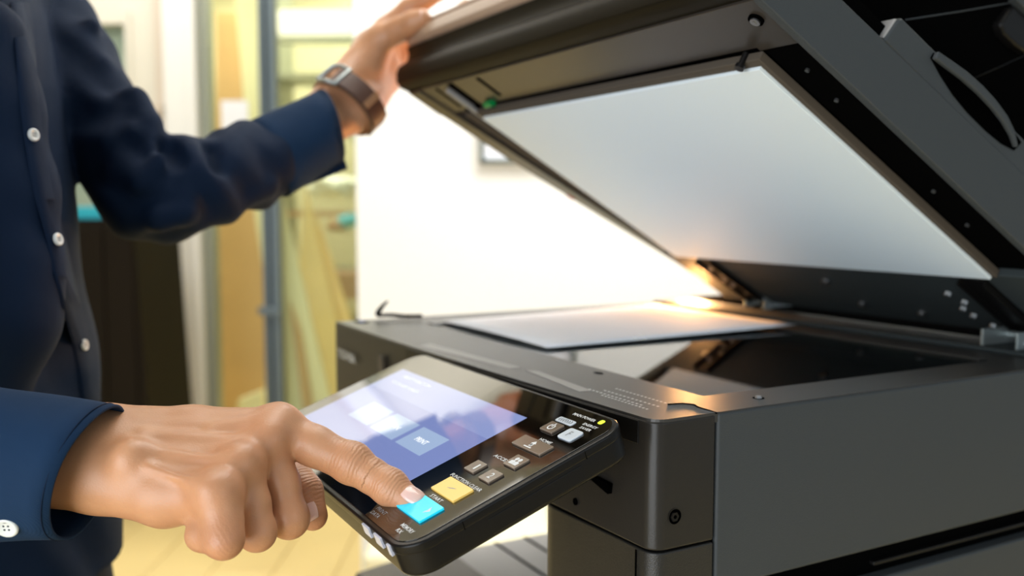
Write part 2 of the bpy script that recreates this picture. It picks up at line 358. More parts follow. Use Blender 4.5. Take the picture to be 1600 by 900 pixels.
# light switch plate on the pillar (soft grey spot)
sw = thing('light_switch', room(ux(258, DW), DW-0.01, vh(172, DW)), 'small pale switch plate on the cream pillar', 'switch')
rbox('switch_plate', M['trim2'], ux(252, DW), ux(264, DW), DW-0.06, DW-0.001, vh(180, DW), vh(164, DW), sw, 0.002)
# sliding glass door
dr = rbox('door_2', M['alu'], ux(411, DW), ux(437, DW), DW-0.03, DW+0.04, 0.0, 2.3, bevel=0.004, label='sliding glass door with slate aluminium frame', **st)
rbox('bottom_rail', M['alu'], ux(334, DW), ux(411, DW), DW-0.01, DW+0.03, 0, 0.10, dr)
rbox('bottom_rail', M['alu'], ux(437, DW), ux(562, DW), DW+0.02, DW+0.05, 0, 0.10, dr)
rbox('door_groove', M['black'], ux(421, DW), ux(425, DW), DW-0.034, DW-0.029, 0.1, 2.2, dr)
rbox('lock', M['alu'], ux(405, DW), ux(440, DW), DW-0.06, DW-0.03, vh(490, DW), vh(478, DW), dr, 0.003)
rbox('pane', M['pane'], ux(334, DW), ux(411, DW), DW+0.005, DW+0.011, 0.1, 2.3, dr)
rbox('pane', M['pane'], ux(437, DW), ux(562, DW), DW+0.03, DW+0.036, 0.1, 2.3, dr)
# workshop beyond
rbox('wall_far', M['olive'], -4.2, 3.2, 6.4, 6.5, 0, 2.7, label='yellow-green workshop wall beyond the glass door', **st)
rbox('wall_side', M['olive'], -4.3, -4.2, -2, 6.5, 0, 2.7, **st)
D2 = 5.2
o = rbox('trim_6', M['aluo'], ux(436, D2), ux(600, D2), D2, D2+0.08, vh(66, D2), vh(57, D2), label='olive beam across the workshop', **st)
def leaning(name, m, lab, cat, us, d, t=0.03, group=None):
    # us: four (u,v) corners of the face; built as an upright board with real thickness at distance d
    bm = bmesh.new(); pts = [bg(u, v, d) for u, v in us]
    prism(bm, pts, d, d+t, lambda p, e: room(p[0], e, p[1])); return obj(name, bm, m, label=lab, category=None) if False else obj(name, bm, m, None, 0.004, label=lab, cat=cat, group=group)
leaning('plywood_sheet', M['ply'], 'orange plywood sheet standing behind the left glass pane', 'board', [(337, 655), (412, 655), (412, 18), (337, 18)], 4.55)
leaning('dust_sheet', M['drape'], 'pale yellow sheet hanging in front of the orange plywood', 'sheet', [(392, 300), (412, 430), (412, -20), (366, -20)], 4.4, 0.02)
leaning('dust_sheet', M['drape'], 'pale yellow board low behind the left glass pane', 'board', [(352, 760), (410, 760), (410, 610), (372, 625)], 4.35, 0.05)
o = rbox('paper_notice', M['paper'], ux(350, DW), ux(391, DW), DW-0.004, DW+0.004, vh(203, DW), vh(157, DW), label='blank white paper sheet stuck to the left glass pane', cat='paper')
bd = [([(442, 770), (520, 770), (520, 640), (440, 300)], 'cream board leaning nearest the slate door post', M['drape'], 4.12),
      ([(455, 560), (520, 640), (555, 620), (478, 290)], 'broad pine plank leaning right of the slate door post', M['pine'], 4.14),
      ([(480, 700), (500, 705), (470, 520), (452, 470)], 'narrow dark pine batten leaning low by the glass', M['ply'], 4.09),
      ([(520, 600), (556, 600), (556, 520), (492, 330)], 'pine plank leaning furthest right behind the glass', M['pine'], 4.18)]
for us, lab, m, d in bd: leaning('wooden_plank', m, lab, 'plank', us, d, 0.015, 'boards leaning in the workshop')
# workshop shelf with bundles
rbox('trim_7', M['trim'], ux(420, D2), ux(600, D2), D2+0.02, D2+0.10, vh(54, D2), vh(14, D2), label='pale panel added as a bright band above the olive beam', **st)  # pale panel put in to give the bright band behind the glass
sh = thing('workshop_shelf', room(ux(500, 5.6), 5.6, 0), 'dark slatted shelf rack in the workshop behind the mesh', 'shelf')
for k, v in enumerate((118, 330, 420, 500)): rbox('shelf_board', M['aluo'] if k != 1 else M['cardboard'], ux(440, 5.6), ux(600, 5.6), 5.5, 5.9, vh(v+8, 5.6), vh(v, 5.6), sh)
for u in (437, 590): rbox('post', M['aluo'], ux(u, 5.6), ux(u+8, 5.6), 5.5, 5.9, 0, 2.4, sh)
def blob(name, m, lab, cat, u, v, d, ru, rv, seed, group=None):
    c = np.array(room(*[bg(u, v, d)[0], d, bg(u, v, d)[1]])); bm = bmesh.new(); bmesh.ops.create_icosphere(bm, subdivisions=4, radius=1); rr = random.Random(seed)
    ph = [rr.uniform(0, 6) for _ in range(6)]
    for q in bm.verts:
        x, y, z = q.co; k = 1+0.13*math.sin(5*x+ph[0]+3*z)+0.1*math.sin(9*y+ph[1]+4*x)+0.07*math.sin(15*z+ph[2]+9*x)
        q.co = Vector(room(0, 0, 0)-room(0, 0, 0)+(rt*x*ru+np.array([math.cos(HEAD), math.sin(HEAD), 0])*y*ru*0.7)*k*d/F+np.array([0, 0, z*rv*k*d/F])+c)
    return obj(name, bm, m, None, smooth=True, label=lab, cat=cat, group=group)
blob('plastic_bundle', M['plastic'], 'crumpled clear-white plastic film bundle above the leaning planks', 'bundle', 520, 292, 4.9, 38, 18, 3)
blob('plastic_bundle', M['plastic'], 'green-white plastic bundle just below the raised cuff', 'bundle', 548, 208, 5.0, 14, 12, 5)
blob('cloth_bundle', M['cyanobj'], 'small blue-grey cloth bundle on the workshop shelf', 'bundle', 545, 345, 5.2, 16, 10, 6)
blob('cloth_bundle', M['cardboard'], 'brown cloth bundle on the workshop shelf behind the mesh', 'bundle', 530, 352, 5.3, 18, 10, 8)
rbox('storage_carton', M['cardboard'], ux(505, 5.3), ux(600, 5.3), 5.2, 5.5, vh(465, 5.3), vh(425, 5.3), label='brown carton standing on the workshop shelf', cat='carton', bevel=0.004)
# wire mesh screen (countless wires): one object
bm = bmesh.new(); x0, x1, h0, h1 = ux(437, 4.25), ux(570, 4.25), 0.1, 2.35; s = 0.020; W = x1-x0; Hh = h1-h0
def wire(xa, ha, xb, hb):
    r = 0.0013; dx, dh = xb-xa, hb-ha; L = math.hypot(dx, dh); nx, nh = -dh/L*r, dx/L*r
    for pts in ([(xa+nx, ha+nh), (xb+nx, hb+nh), (xb-nx, hb-nh), (xa-nx, ha-nh)],):
        prism(bm, pts, 4.249, 4.251, lambda p, e: room(p[0], e, p[1]))
t = -Hh
while t < W+Hh:
    for sg in (1, -1):
        # line x = x0+t+sg*... clipped to the rectangle
        if sg == 1: a0 = max(0, -t); a1 = min(Hh, W-t); f = lambda q: (x0+t+q, h0+q)
        else: a0 = max(0, t-W); a1 = min(Hh, t); f = lambda q: (x0+t-q, h0+q)
        if a1 > a0+0.01: wire(*f(a0), *f(a1))
    t += s
o = obj('mesh_screen', bm, M['wire'], label='diamond wire mesh screen behind the right glass pane', cat='mesh', kind='stuff')
# framed picture on white wall
dd = 2.55; fx0, fx1, fh0, fh1 = ux(750, dd), ux(900, dd), vh(256, dd, 760), vh(110, dd, 760)
fr = thing('picture_frame', room((fx0+fx1)/2, dd, fh0), 'thin grey framed notice on the white wall beside the lid', 'picture frame')
M['framegrey'] = mat('grey green frame', (0.10, 0.13, 0.12), 0.4)
for (a0, a1, b0, b1) in ((fx0, fx1, fh0, fh0+0.012), (fx0, fx1, fh1-0.012, fh1), (fx0, fx0+0.012, fh0, fh1), (fx1-0.012, fx1, fh0, fh1)):
    rbox('frame_bar', M['framegrey'], a0, a1, dd-0.02, dd-0.001, b0, b1, fr, 0.001)
rbox('sheet', M['paper'], fx0+0.012, fx1-0.012, dd-0.008, dd-0.002, fh0+0.012, fh1-0.012, fr)
# dark cabinet and things on it
dc = 3.3; ct = vh(343, dc, 150)
cb = thing('cabinet', room(ux(170, dc), dc, 0), 'tall dark brown cabinet behind the person', 'cabinet')
bm = bmesh.new(); prism(bm, [(ux(100, dc), 0), (ux(228, dc), 0), (ux(207, dc), ct), (ux(100, dc), ct)], dc, dc+0.45, lambda p, e: room(p[0], e, p[1])); obj('body', bm, M['cab'], cb, 0.004)
rbox('door', M['cab'], ux(104, dc), ux(160, dc), dc-0.012, dc, 0.06, ct-0.03, cb, 0.003)
rbox('door', M['cab'], ux(162, dc), ux(206, dc), dc-0.012, dc, 0.06, ct-0.03, cb, 0.003)
bm = bmesh.new(); cc = room(ux(132, dc), dc+0.12, ct)
prism(bm, rrect(-0.06, 0.06, 0, 0.045, 0.015), dc+0.03, dc+0.2, lambda p, e: room(ux(128, dc)+p[0], e, ct+p[1])); obj('storage_tub', bm, M['cyanobj'], None, 0.004, label='turquoise tub on top of the dark cabinet', cat='tub')
blob('cloth_roll', M['drape'], 'cream roll lying at the right edge of the cabinet top', 'roll', 187, 357, dc+0.1, 14, 9, 2)
# low cream box and grey base on the floor, seen under the control panel
def floorpt(u, v): r = ray(u, v); return CAM+r*(-EYE/r[2])
cbx = thing('floor_box', room(ux(660, 2.3), 2.3, 0), 'low cream bench beside the copier, seen below the control panel', 'bench')
xa, xb = ux(585, 2.3), ux(860, 2.3)
rbox('bench_top', M['drape'], xa, xb, 2.05, 2.5, 0.26, 0.32, cbx, 0.015)
for q in (xa+0.03, xb-0.07): rbox('leg', M['trim'], q, q+0.04, 2.08, 2.45, 0, 0.26, cbx)
rbox('floor_tray', M['tray'], ux(540, 2.0), ux(600, 2.0), 1.95, 2.2, 0.0, 0.10, label='small grey crate on the floor left of the cream bench', cat='crate', bevel=0.01)
# ------------------------------------------------------------------ photocopier
Y0, Y1, XD = -0.0118, 0.541, 0.585
cop = thing('photocopier', (0.29, 0.26, 0), 'large dark grey photocopier with its lid held open', 'photocopier')
GX0, GX1, GY0, GY1 = 0.0735, 0.362, 0.031, 0.467
# scanner housing: outline ring around the glass, walls
hs = None
bm = bmesh.new()
def plan(r=0.006):   # outline seen from above with softly bowed front and rounded near corner
    pts = [(0.0, 0.0+0.006)]
    o = []
    for k in range(7): a = math.radians(180+90*k/6); o.append((0.0085+0.0085*math.cos(a), Y0+0.0085+0.0085*math.sin(a)))
    o += [(0.0475, Y0)]
    return o
front = [(-0.004*math.sin(PI*t)-0.0095*t, 0.0+0.541*t) for t in np.linspace(0, 1, 13)]
cap_pts = [(0.0475, Y0)]+[(0.0475, y) for y in (0.02,)]
# cap module (front strip of housing, x 0..0.0475 near the corner; continues along the front)
out = [(0.0475, Y1), (-0.0095, Y1)]
fr_ = [(-0.0095*t-0.004*math.sin(PI*t), 0.541*t) for t in np.linspace(0.985, 0.02, 14)]
arc = [(0.010-0.010*math.cos(math.radians(a)), -0.0018-0.010*math.sin(math.radians(a))) for a in (0, 15, 30, 45, 60, 75, 90)]
pts = out+fr_+arc+[(0.0470, Y0)]
Z3 = lambda p, e: (p[0], p[1], e)
prism(bm, pts, 0.8952, 0.9735, Z3); obj('front_cover', bm, M['grey2'], cop, 0.0016)
# top deck around glass
def deck(name, x0, x1, y0, y1, z0, z1, m, bev=0.0008, par=None):
    bm = bmesh.new(); box(bm, x0, x1, y0, y1, z0, z1); return obj(name, bm, m, par or cop, bev)
bm = bmesh.new()
dk = [(GX0, Y1), (-0.0095, Y1)]+fr_+arc+[(0.030, Y0), (GX0, Y0+0.0006)]
prism(bm, [(max(x_, -1)+(0.0006 if x_ < 0.03 else 0), y_+(0.0006 if y_ < 0.0 else 0)) for x_, y_ in dk], 0.9688, 0.9750, Z3)
for q in ((GX1, XD, Y0+0.0015, Y1), (GX0, GX1, Y0+0.0015, GY0), (GX0, GX1, GY1, Y1)): box(bm, q[0], q[1], q[2], q[3], 0.9688, 0.9750)
bmesh.ops.remove_doubles(bm, verts=bm.verts, dist=1e-5); topd = obj('top_deck', bm, M['deck'], cop)
bm = bmesh.new(); tube(bm, [(0.0476, Y0, 0.9747), (0.0476, 0.006, 0.9751), (0.050, 0.012, 0.9751), (0.046, 0.019, 0.9751), (0.036, 0.021, 0.9751)], 0.0006, 6); obj('seam', bm, M['groove'], topd)
# side panel (big), x > gap
bm = bmesh.new(); box(bm, 0.0488, XD, Y0, 0.02, 0.863, 0.9745); sp = obj('side_panel', bm, M['side'], cop, 0.0022)
bm = bmesh.new(); box(bm, 0.0462, 0.0492, Y0+0.003, 0.02, 0.80, 0.9735); obj('side_gap', bm, M['groove'], cop)
# left side wall, rear wall of housing
deck('side_panel', 0.02, XD, Y1-0.012, Y1, 0.889, 0.9688, M['side'])
deck('rear_panel', XD-0.01, XD, Y0+0.02, Y1-0.012, 0.3, 0.9688, M['side'])
deck('housing_floor', 0.0, XD-0.01, 0.1235, Y1-0.012, 0.889, 0.896, M['black'])
# scanner interior, glass
bm = bmesh.new()
box(bm, GX0-0.004, GX1+0.004, GY0-0.004, GY1+0.004, 0.900, 0.904)
for q in ((GX0-0.006, GX0-0.002, GY0, GY1), (GX1+0.002, GX1+0.006, GY0, GY1), (GX0, GX1, GY0-0.006, GY0-0.002), (GX0, GX1, GY1+0.002, GY1+0.006)): box(bm, q[0], q[1], q[2], q[3], 0.904, 0.9688)
obj('scanner_well', bm, M['cavity'], cop)
deck('platen_glass', GX0, GX1, GY0, GY1, 0.9712, 0.9748, M['glass'], 0)
car = deck('scan_carriage', GX0+0.004, GX1-0.004, 0.375, 0.405, 0.935, 0.950, M['black'])
for xx in (GX0+0.03, GX1-0.03): deck('rail', xx-0.004, xx+0.004, GY0, GY1, 0.930, 0.934, M['steel'])
deck('guide_strip', GX0-0.002, GX1+0.004, GY1-0.006, GY1+0.010, 0.9750, 0.9768, M['tray'])
deck('guide_strip', GX1-0.001, GX1+0.010, GY0, GY1, 0.9750, 0.9764, M['grey'])
deck('rear_ridge', 0.415, 0.470, 0.01, 0.53, 0.9750, 0.9790, M['tank'], 0.001)
deck('rear_ridge', 0.475, XD, 0.0, 0.53, 0.9750, 0.9810, M['black'], 0.002)
# top details: oval hole, screw, sensor recess, cable hook, printed notes
def lathe_ring(bm, c, r0, r1, z0, z1, n=24, sx=1, sy=1):
    for k in range(n):
        a, b = 2*PI*k/n, 2*PI*(k+1)/n
        q = [(c[0]+r*math.cos(t)*sx, c[1]+r*math.sin(t)*sy, z) for r, t, z in ((r0, a, z0), (r1, a, z1), (r1, b, z1), (r0, b, z0))]
        bm.faces.new([bm.verts.new(p) for p in q])
bm = bmesh.new(); prism(bm, [(0.0617+0.0028*math.cos(a), 0.1366+0.0052*math.sin(a)) for a in np.arange(20)*PI/10], 0.9745, 0.97515, Z3); obj('screw_hole', bm, M['groove'], cop)
bm = bmesh.new(); prism(bm, [(0.101+0.0040*math.cos(a), 0.0086+0.0040*math.sin(a)) for a in np.arange(20)*PI/10], 0.9745, 0.97515, Z3); sh_ = obj('screw_hole', bm, M['groove'], cop)
bm = bmesh.new(); cyl(bm, (0.101, 0.0086, 0.9748), (0.101, 0.0086, 0.9765), 0.0026, 0.0018); obj('screw', bm, M['screw'], cop, smooth=False)
p = onp(565, 503, 'z', TOP)
bm = bmesh.new(); prism(bm, [(p[0]+0.007*math.cos(a), p[1]+0.013*math.sin(a)) for a in np.arange(20)*PI/10], 0.9745, 0.97525, Z3); rc = obj('sensor_recess', bm, M['groove'], cop)
bm = bmesh.new(); prism(bm, [(p[0]+0.003*math.cos(a), p[1]+0.004*math.sin(a)) for a in np.arange(20)*PI/10], 0.9750, 0.9758, Z3); obj('sensor_lens', bm, M['blueled'], rc)
hk = onp(594, 492, 'z', TOP+0.002); d0 = 1.02
bm = bmesh.new(); z_ = 1.04; tube(bm, [at(589, 493, z_), at(592, 486, z_), at(598, 478, z_), at(606, 470, z_)], [0.003, 0.003, 0.0022, 0.001], 8)
tube(bm, [at(589, 493, z_), at(610, 492, z_), at(632, 494, z_), at(660, 494, z_)], 0.0022, 8); obj('cable_hook', bm, M['black'], cop, smooth=True)
EX, EYr, EZ = np.array([0, -1., 0]), np.array([1., 0, 0]), np.array([0, 0, 1.])
lines = ['CAUTION: PLACE ORIGINALS FACE DOWN ON THE GLASS', 'CLOSE THE COVER GENTLY BEFORE SCANNING', 'KEEP THE GLASS AND THE SLIT CLEAN', 'DO NOT PRESS THE COVER WITH FORCE']
for k, (u, v, wd) in enumerate(((1000, 618, 0.055), (985, 622, 0.06), (975, 628, 0.05), (960, 620, 0.06))):
    q = onp(u, v, 'z', 0.97525); text('printed_notice', '- '*14, q, EX, EYr, EZ, wd, M['printw'], topd, height=0.0017)
bm = bmesh.new(); q = [onp(*k_, 'z', 0.9752) for k_ in ((930, 607), (960, 604), (1000, 628), (1012, 636), (985, 632))]
q = [onp(*k_, 'z', 0.9752) for k_ in ((820, 578), (842, 580), (925, 610), (905, 612))]; prism(bm, [(a[0], a[1]) for a in q], 0.97502, 0.9752, Z3); obj('instruction_label', bm, M['tray'], topd)
q = [onp(*k_, 'z', 0.9752) for k_ in ((655, 540), (672, 537), (815, 574), (795, 576))]
bm = bmesh.new(); prism(bm, [(a[0], a[1]) for a in q], 0.97502, 0.9752, Z3); obj('instruction_label', bm, M['tray'], topd)
# front of housing: logo, painted shade behind the control panel, small seam
FX = np.array([0, -1., 0])
q = onp(541, 556, 'x', -0.0135); lg = text('logo_lettering', 'TOSHIBA', q, EX, EZ, -EYr, 0.056, M['printw'], cop, height=0.0095)
q = onp(594, 571, 'x', -0.0142)
bm = bmesh.new(); prism(bm, [(q[1]+0.006*math.cos(a)*(1+0.2*math.sin(2*a)), q[2]+0.010*math.sin(a)) for a in np.arange(16)*PI/8], q[0]-0.0003, q[0]+0.002, lambda p, e: (e, p[0], p[1])); obj('leaf_emblem', bm, M['brown'], cop)
xf = lambda y: -0.0095*y/0.541-0.004*math.sin(PI*y/0.541)
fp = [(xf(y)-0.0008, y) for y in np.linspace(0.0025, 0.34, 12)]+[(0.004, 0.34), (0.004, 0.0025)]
bm = bmesh.new(); prism(bm, fp, 0.9585, 0.9725, Z3); obj('fascia_shade_strip', bm, M['rim'], cop, 0.0003)  # strip blackened with the shade that lies under the deck edge
bm = bmesh.new(); box(bm, -0.0045, 0.0, 0.07, 0.33, 0.918, 0.9575); obj('panel_shade_slab', bm, M['black'], cop, 0.0006)  # black slab standing in for the panel's shadow on the cover
# arm that carries the control panel
bm = bmesh.new(); box(bm, -0.045, 0.01, 0.06, 0.22, 0.925, 0.948); obj('panel_arm', bm, M['black'], cop, 0.003)
bm = bmesh.new(); prism(bm, [(0.047, 0.9285), (0.0275, 0.9275), (0.0285, 0.921), (0.050, 0.926)], -0.0045, 0.001, lambda p, e: (e, p[0], p[1])); obj('arrow_notch', bm, M['groove'], cop)
bm = bmesh.new(); cyl(bm, (-0.0036, 0.0675, 0.9052), (0.0, 0.0675, 0.9052), 0.0024); obj('pin_hole', bm, M['groove'], cop)
# corner cap below the cover + pillar
def rounded_pillar(z0, z1, x0, m, name, y1=0.1235, xe=0.0468, bow=0.004, Y0=Y0):
    bm = bmesh.new(); r = 0.030
    pts = [(xe, Y0)]+[(x0+0.010-0.010*math.sin(math.radians(a)), Y0+0.010-0.010*math.cos(math.radians(a))) for a in (0, 15, 30, 45, 60, 75, 90)]
    pts += [(x0-bow*t, Y0+0.02+(y1-r-Y0-0.02)*t) for t in (0.25, .5, .75, 1)]
    pts += [(x0-bow+r*1.2-r*1.2*math.cos(math.radians(a)), y1-r+r*math.sin(math.radians(a))) for a in (12, 25, 38, 50, 62, 75, 90)]
    pts += [(xe, y1)]
    prism(bm, pts, z0, z1, Z3); return obj(name, bm, m, cop, 0.0012)
rounded_pillar(0.8880, 0.8950, 0.004, M['groove'], 'pillar_gap', y1=0.120, Y0=Y0+0.003)
rounded_pillar(0.10, 0.8940, 0.0005, M['grey'], 'corner_pillar', bow=0.005)
bm = bmesh.new(); box(bm, 0.0025-0.003, 0.0, 0.0035, 0.0047, 0.2, 0.8925); obj('pillar_seam', bm, M['groove'], cop)
# hex screw in its round pocket on the near side
cz, cx = 0.9153, 0.0157+0.0005
bm = bmesh.new(); cyl(bm, (cx, Y0-0.0003, cz), (cx, Y0+0.004, cz), 0.0048, n=28); pk = obj('screw_pocket', bm, M['groove'], cop)
bm = bmesh.new(); lathe = [(cx+0.0047*math.cos(a), cz+0.0047*math.sin(a)) for a in np.arange(28)*2*PI/28]
for k in range(28):
    a, b = lathe[k], lathe[(k+1) % 28]; a2, b2 = [(cx+(p[0]-cx)*1.08, cz+(p[1]-cz)*1.08) for p in (a, b)]
    bm.faces.new([bm.verts.new((p[0], Y0-0.0006, p[1])) for p in (a, a2, b2, b)])
obj('pocket_rim', bm, M['grey2'], pk)
bm = bmesh.new(); cyl(bm, (cx-0.0004, Y0-0.0012, cz), (cx-0.0004, Y0, cz), 0.0030, n=6); obj('hex_screw', bm, M['rim'], pk)
bm = bmesh.new(); cyl(bm, (cx-0.0004, Y0-0.0014, cz), (cx-0.0004, Y0-0.0002, cz), 0.0012, n=6); obj('hex_socket', bm, M['groove'], pk)
# near side wall: recess and lower panel
deck('side_recess', 0.0490, XD, Y0+0.010, 0.10, 0.838, 0.866, M['black'])
deck('side_recess_bar', 0.20, XD, Y0+0.006, 0.02, 0.8475, 0.8505, M['rim'])
deck('lower_side_panel', 0.0488, XD, Y0, 0.02, 0.06, 0.8412, M['side'], 0.002)
deck('near_wall_core', 0.046, XD-0.01, 0.02, 0.1235, 0.06, 0.889, M['grey'])
# lower body, output tray, paper drawers
deck('lower_body', 0.045, XD-0.01, 0.1235, 0.520, 0.06, 0.690, M['grey'])
deck('output_tray', 0.07, 0.50, 0.1235, 0.522, 0.690, 0.700, M['tray'], 0.002)
for xg in (0.175, 0.215, 0.30): deck('tray_groove', xg, xg+0.003, 0.14, 0.52, 0.7002, 0.7012, M['black'], 0)
bm = bmesh.new(); prism(bm, [(-0.002, 0.690), (0.078, 0.690), (0.115, 0.703), (0.110, 0.708), (0.06, 0.7075), (0.0, 0.700)], 0.1235, 0.515, lambda p, e: (p[0], e, p[1])); obj('tray_front_ramp', bm, M['brown'], cop, 0.003)
zs = [0.10, 0.245, 0.39, 0.535, 0.688]
for z0, z1 in zip(zs, zs[1:]):
    bm = bmesh.new(); box(bm, 0.002, 0.045, 0.128, 0.518, z0, z1-0.004); dw = obj('paper_drawer', bm, M['grey'], cop, 0.003)
    bm = bmesh.new(); box(bm, -0.004, 0.004, 0.25, 0.40, z1-0.035, z1-0.015); obj('drawer_handle', bm, M['rim'], dw, 0.002)
for x_, y_ in ((0.08, 0.05), (0.08, 0.46), (0.5, 0.05), (0.5, 0.46)):
    bm = bmesh.new(); cyl(bm, (x_, y_-0.012, 0.03), (x_, y_+0.012, 0.03), 0.03); box(bm, x_-0.015, x_+0.015, y_-0.016, y_+0.016, 0.03, 0.062); obj('caster', bm, M['black'], cop)

# ---- lid: own frame s (from hinge to front), y, n (away from the glass)
TH = math.radians(30.4); HX, HZ = 0.4845, 0.975
sL = np.array([-math.cos(TH), 0, math.sin(TH)]); nL = np.array([math.sin(TH), 0, math.cos(TH)]); yL = np.array([0, 1., 0])
LB = np.array([HX, 0, HZ])
L3 = lambda s, y, n: LB+sL*s+yL*y+nL*n
LT = lambda p: L3(p[0], p[1], p[2])
LP = lambda p, e: L3(p[0], e, p[1])
lid = thing('lid', (HX, 0.26, HZ), None, None, parent=cop)
def lbox(name, m, s0, s1, y0, y1, n0, n1, bev=0.001, **kw):
    bm = bmesh.new(); box(bm, s0, s1, y0, y1, n0, n1, LT); return obj(name, bm, m, lid, bev, **kw)
prof = [(0.438, 0.014), (0.476, 0.0125), (0.487, 0.0105), (0.4945, 0.0135), (0.4995, 0.022), (0.5005, 0.0295), (0.4985, 0.034), (0.4955, 0.040), (0.4975, 0.048), (0.5030, 0.0540), (0.485, 0.0560), (0.438, 0.0560)]
bm = bmesh.new(); prism(bm, prof, Y0+0.001, Y1, LP); obj('front_lip', bm, M['lip'], lid, 0.0010)
prof2 = [(0.47, 0.0562), (0.5040, 0.0562), (0.5080, 0.0600), (0.5085, 0.068), (0.5060, 0.079), (0.500, 0.0835), (0.47, 0.0835)]
bm = bmesh.new(); prism(bm, prof2, Y0+0.022, Y1-0.001, LP); obj('feeder_bevel', bm, M['bevel_lit'], lid, 0.0012)
lbox('feeder_gap', M['groove'], 0.42, 0.496, Y0+0.024, Y1-0.004, 0.083, 0.0875, 0)
bm = bmesh.new(); prism(bm, [(0.02, Y0+0.005), (0.4375, Y0+0.005), (0.4375, 0.536), (0.34, 0.532), (0.24, 0.514), (0.10, 0.486), (0.02, 0.470)], 0.016, 0.050, lambda p, e: L3(p[0], p[1], e)); obj('lid_plate', bm, M['brown'], lid, 0.001)
lbox('plate_front', M['bevel'], 0.4330, 0.478, Y0+0.002, Y1-0.004, 0.0100, 0.0145, 0.0006)
lbox('near_channel', M['black'], 0.030, 0.4335, Y0+0.002, 0.045, 0.012, 0.018)
# near side wall of lid
bm = bmesh.new(); prism(bm, [(0.02, 0.012), (0.478, 0.0075), (0.487, 0.012), (0.496, 0.020), (0.500, 0.0285), (0.500, 0.045), (0.46, 0.0475), (0.396, 0.0495), (0.02, 0.062)], Y0-0.001, Y0+0.006, LP); obj('side_wall', bm, M['side'], lid, 0.0012)
# document tray side wall with hand recess
up_o = [(0.10, 0.050), (0.3773, 0.050), (0.3735, 0.0705), (0.3700, 0.0730), (0.3045, 0.0752), (0.216, 0.0780), (0.10, 0.079)]
bm = bmesh.new(); prism(bm, up_o, Y0-0.0005, Y0+0.022, LP); obj('tray_side', bm, M['side'], lid, 0.0025)
bm = bmesh.new(); prism(bm, [(0.374, 0.053), (0.3775, 0.0525), (0.3745, 0.0700), (0.372, 0.0705)], Y0+0.001, Y0+0.022, LP); obj('lit_tray_end', bm, M['tray'], lid, 0.001)  # end face in paler plastic for the light that falls on it
rec = [(0.3333, 0.0668), (0.3325, 0.0715), (0.322, 0.0735), (0.23, 0.0755), (0.2155, 0.0735), (0.2196, 0.0640), (0.235, 0.0600), (0.255, 0.0580), (0.28, 0.0575), (0.30, 0.0590), (0.318, 0.0625)]
bm = bmesh.new(); prism(bm, rec, Y0-0.0012, Y0+0.004, LP); rcs = obj('hand_recess', bm, M['groove'], lid)
bm = bmesh.new(); strap = [(0.3325, 0.0690), (0.318, 0.0715), (0.30, 0.0745), (0.28, 0.0762), (0.262, 0.0762), (0.245, 0.0745), (0.232, 0.0710), (0.2225, 0.0655)]
wdt = [0.0028, 0.0032, 0.0034, 0.0034, 0.0032, 0.003, 0.0024, 0.0012]
up_ = [(s, n+w_) for (s, n), w_ in zip(strap, wdt)]; dn_ = [(s, n-w_) for (s, n), w_ in zip(strap, wdt)]
prism(bm, up_+dn_[::-1], Y0-0.0050, Y0-0.0010, LP); obj('grab_strap', bm, M['side'], lid, 0.0012)
# feeder body and tray (black, above)
bm = bmesh.new(); prism(bm, [(0.398, 0.0860), (0.5035, 0.0865), (0.501, 0.094), (0.470, 0.106), (0.42, 0.118), (0.398, 0.118)], Y0+0.024, Y1-0.002, LP); obj('feeder_cover', bm, M['bevel_lit'], lid, 0.004)
lbox('feeder_base', M['black'], 0.03, 0.470, Y0+0.0055, 0.46, 0.0490, 0.0640)
bm = bmesh.new(); prism(bm, [(0.05, 0.064), (0.425, 0.064), (0.43, 0.15), (0.36, 0.215), (0.20, 0.235), (0.05, 0.21)], 0.028, Y1-0.01, LP); obj('document_feeder', bm, M['black'], lid, 0.004)
def lplane(u, v, y): 
    p = onp(u, v, 'y', y); d = p-LB; return float(d@sL), float(d@nL)
def seam_on(name, pts, y, r, m):
    bm = bmesh.new(); tube(bm, [onp(u, v, 'y', y) for u, v in pts], r, 6); obj(name, bm, m, lid, smooth=True)
seam_on('feeder_seam', [(1415, 31), (1500, 18), (1570, 6), (1600, 2)], 0.0275, 0.0006, M['side'])
seam_on('feeder_seam', [(1520, 123), (1565, 103), (1610, 82)], 0.0275, 0.0004, M['rim'])
pts = [lplane(u, v, 0.024) for u, v in ((1578, 8), (1592, 22), (1612, 45), (1612, 80), (1598, 84), (1580, 72), (1562, 55), (1556, 38), (1562, 30))]
bm = bmesh.new(); prism(bm, pts, 0.020, 0.030, LP); obj('paper_guide', bm, M['rim'], lid, 0.003)
pts = [lplane(u, v, 0.020) for u, v in ((1590, -4), (1625, 25), (1625, 45), (1580, 0))]
bm = bmesh.new(); prism(bm, pts, 0.016, 0.024, LP); obj('guide_edge', bm, M['side'], lid, 0.001)
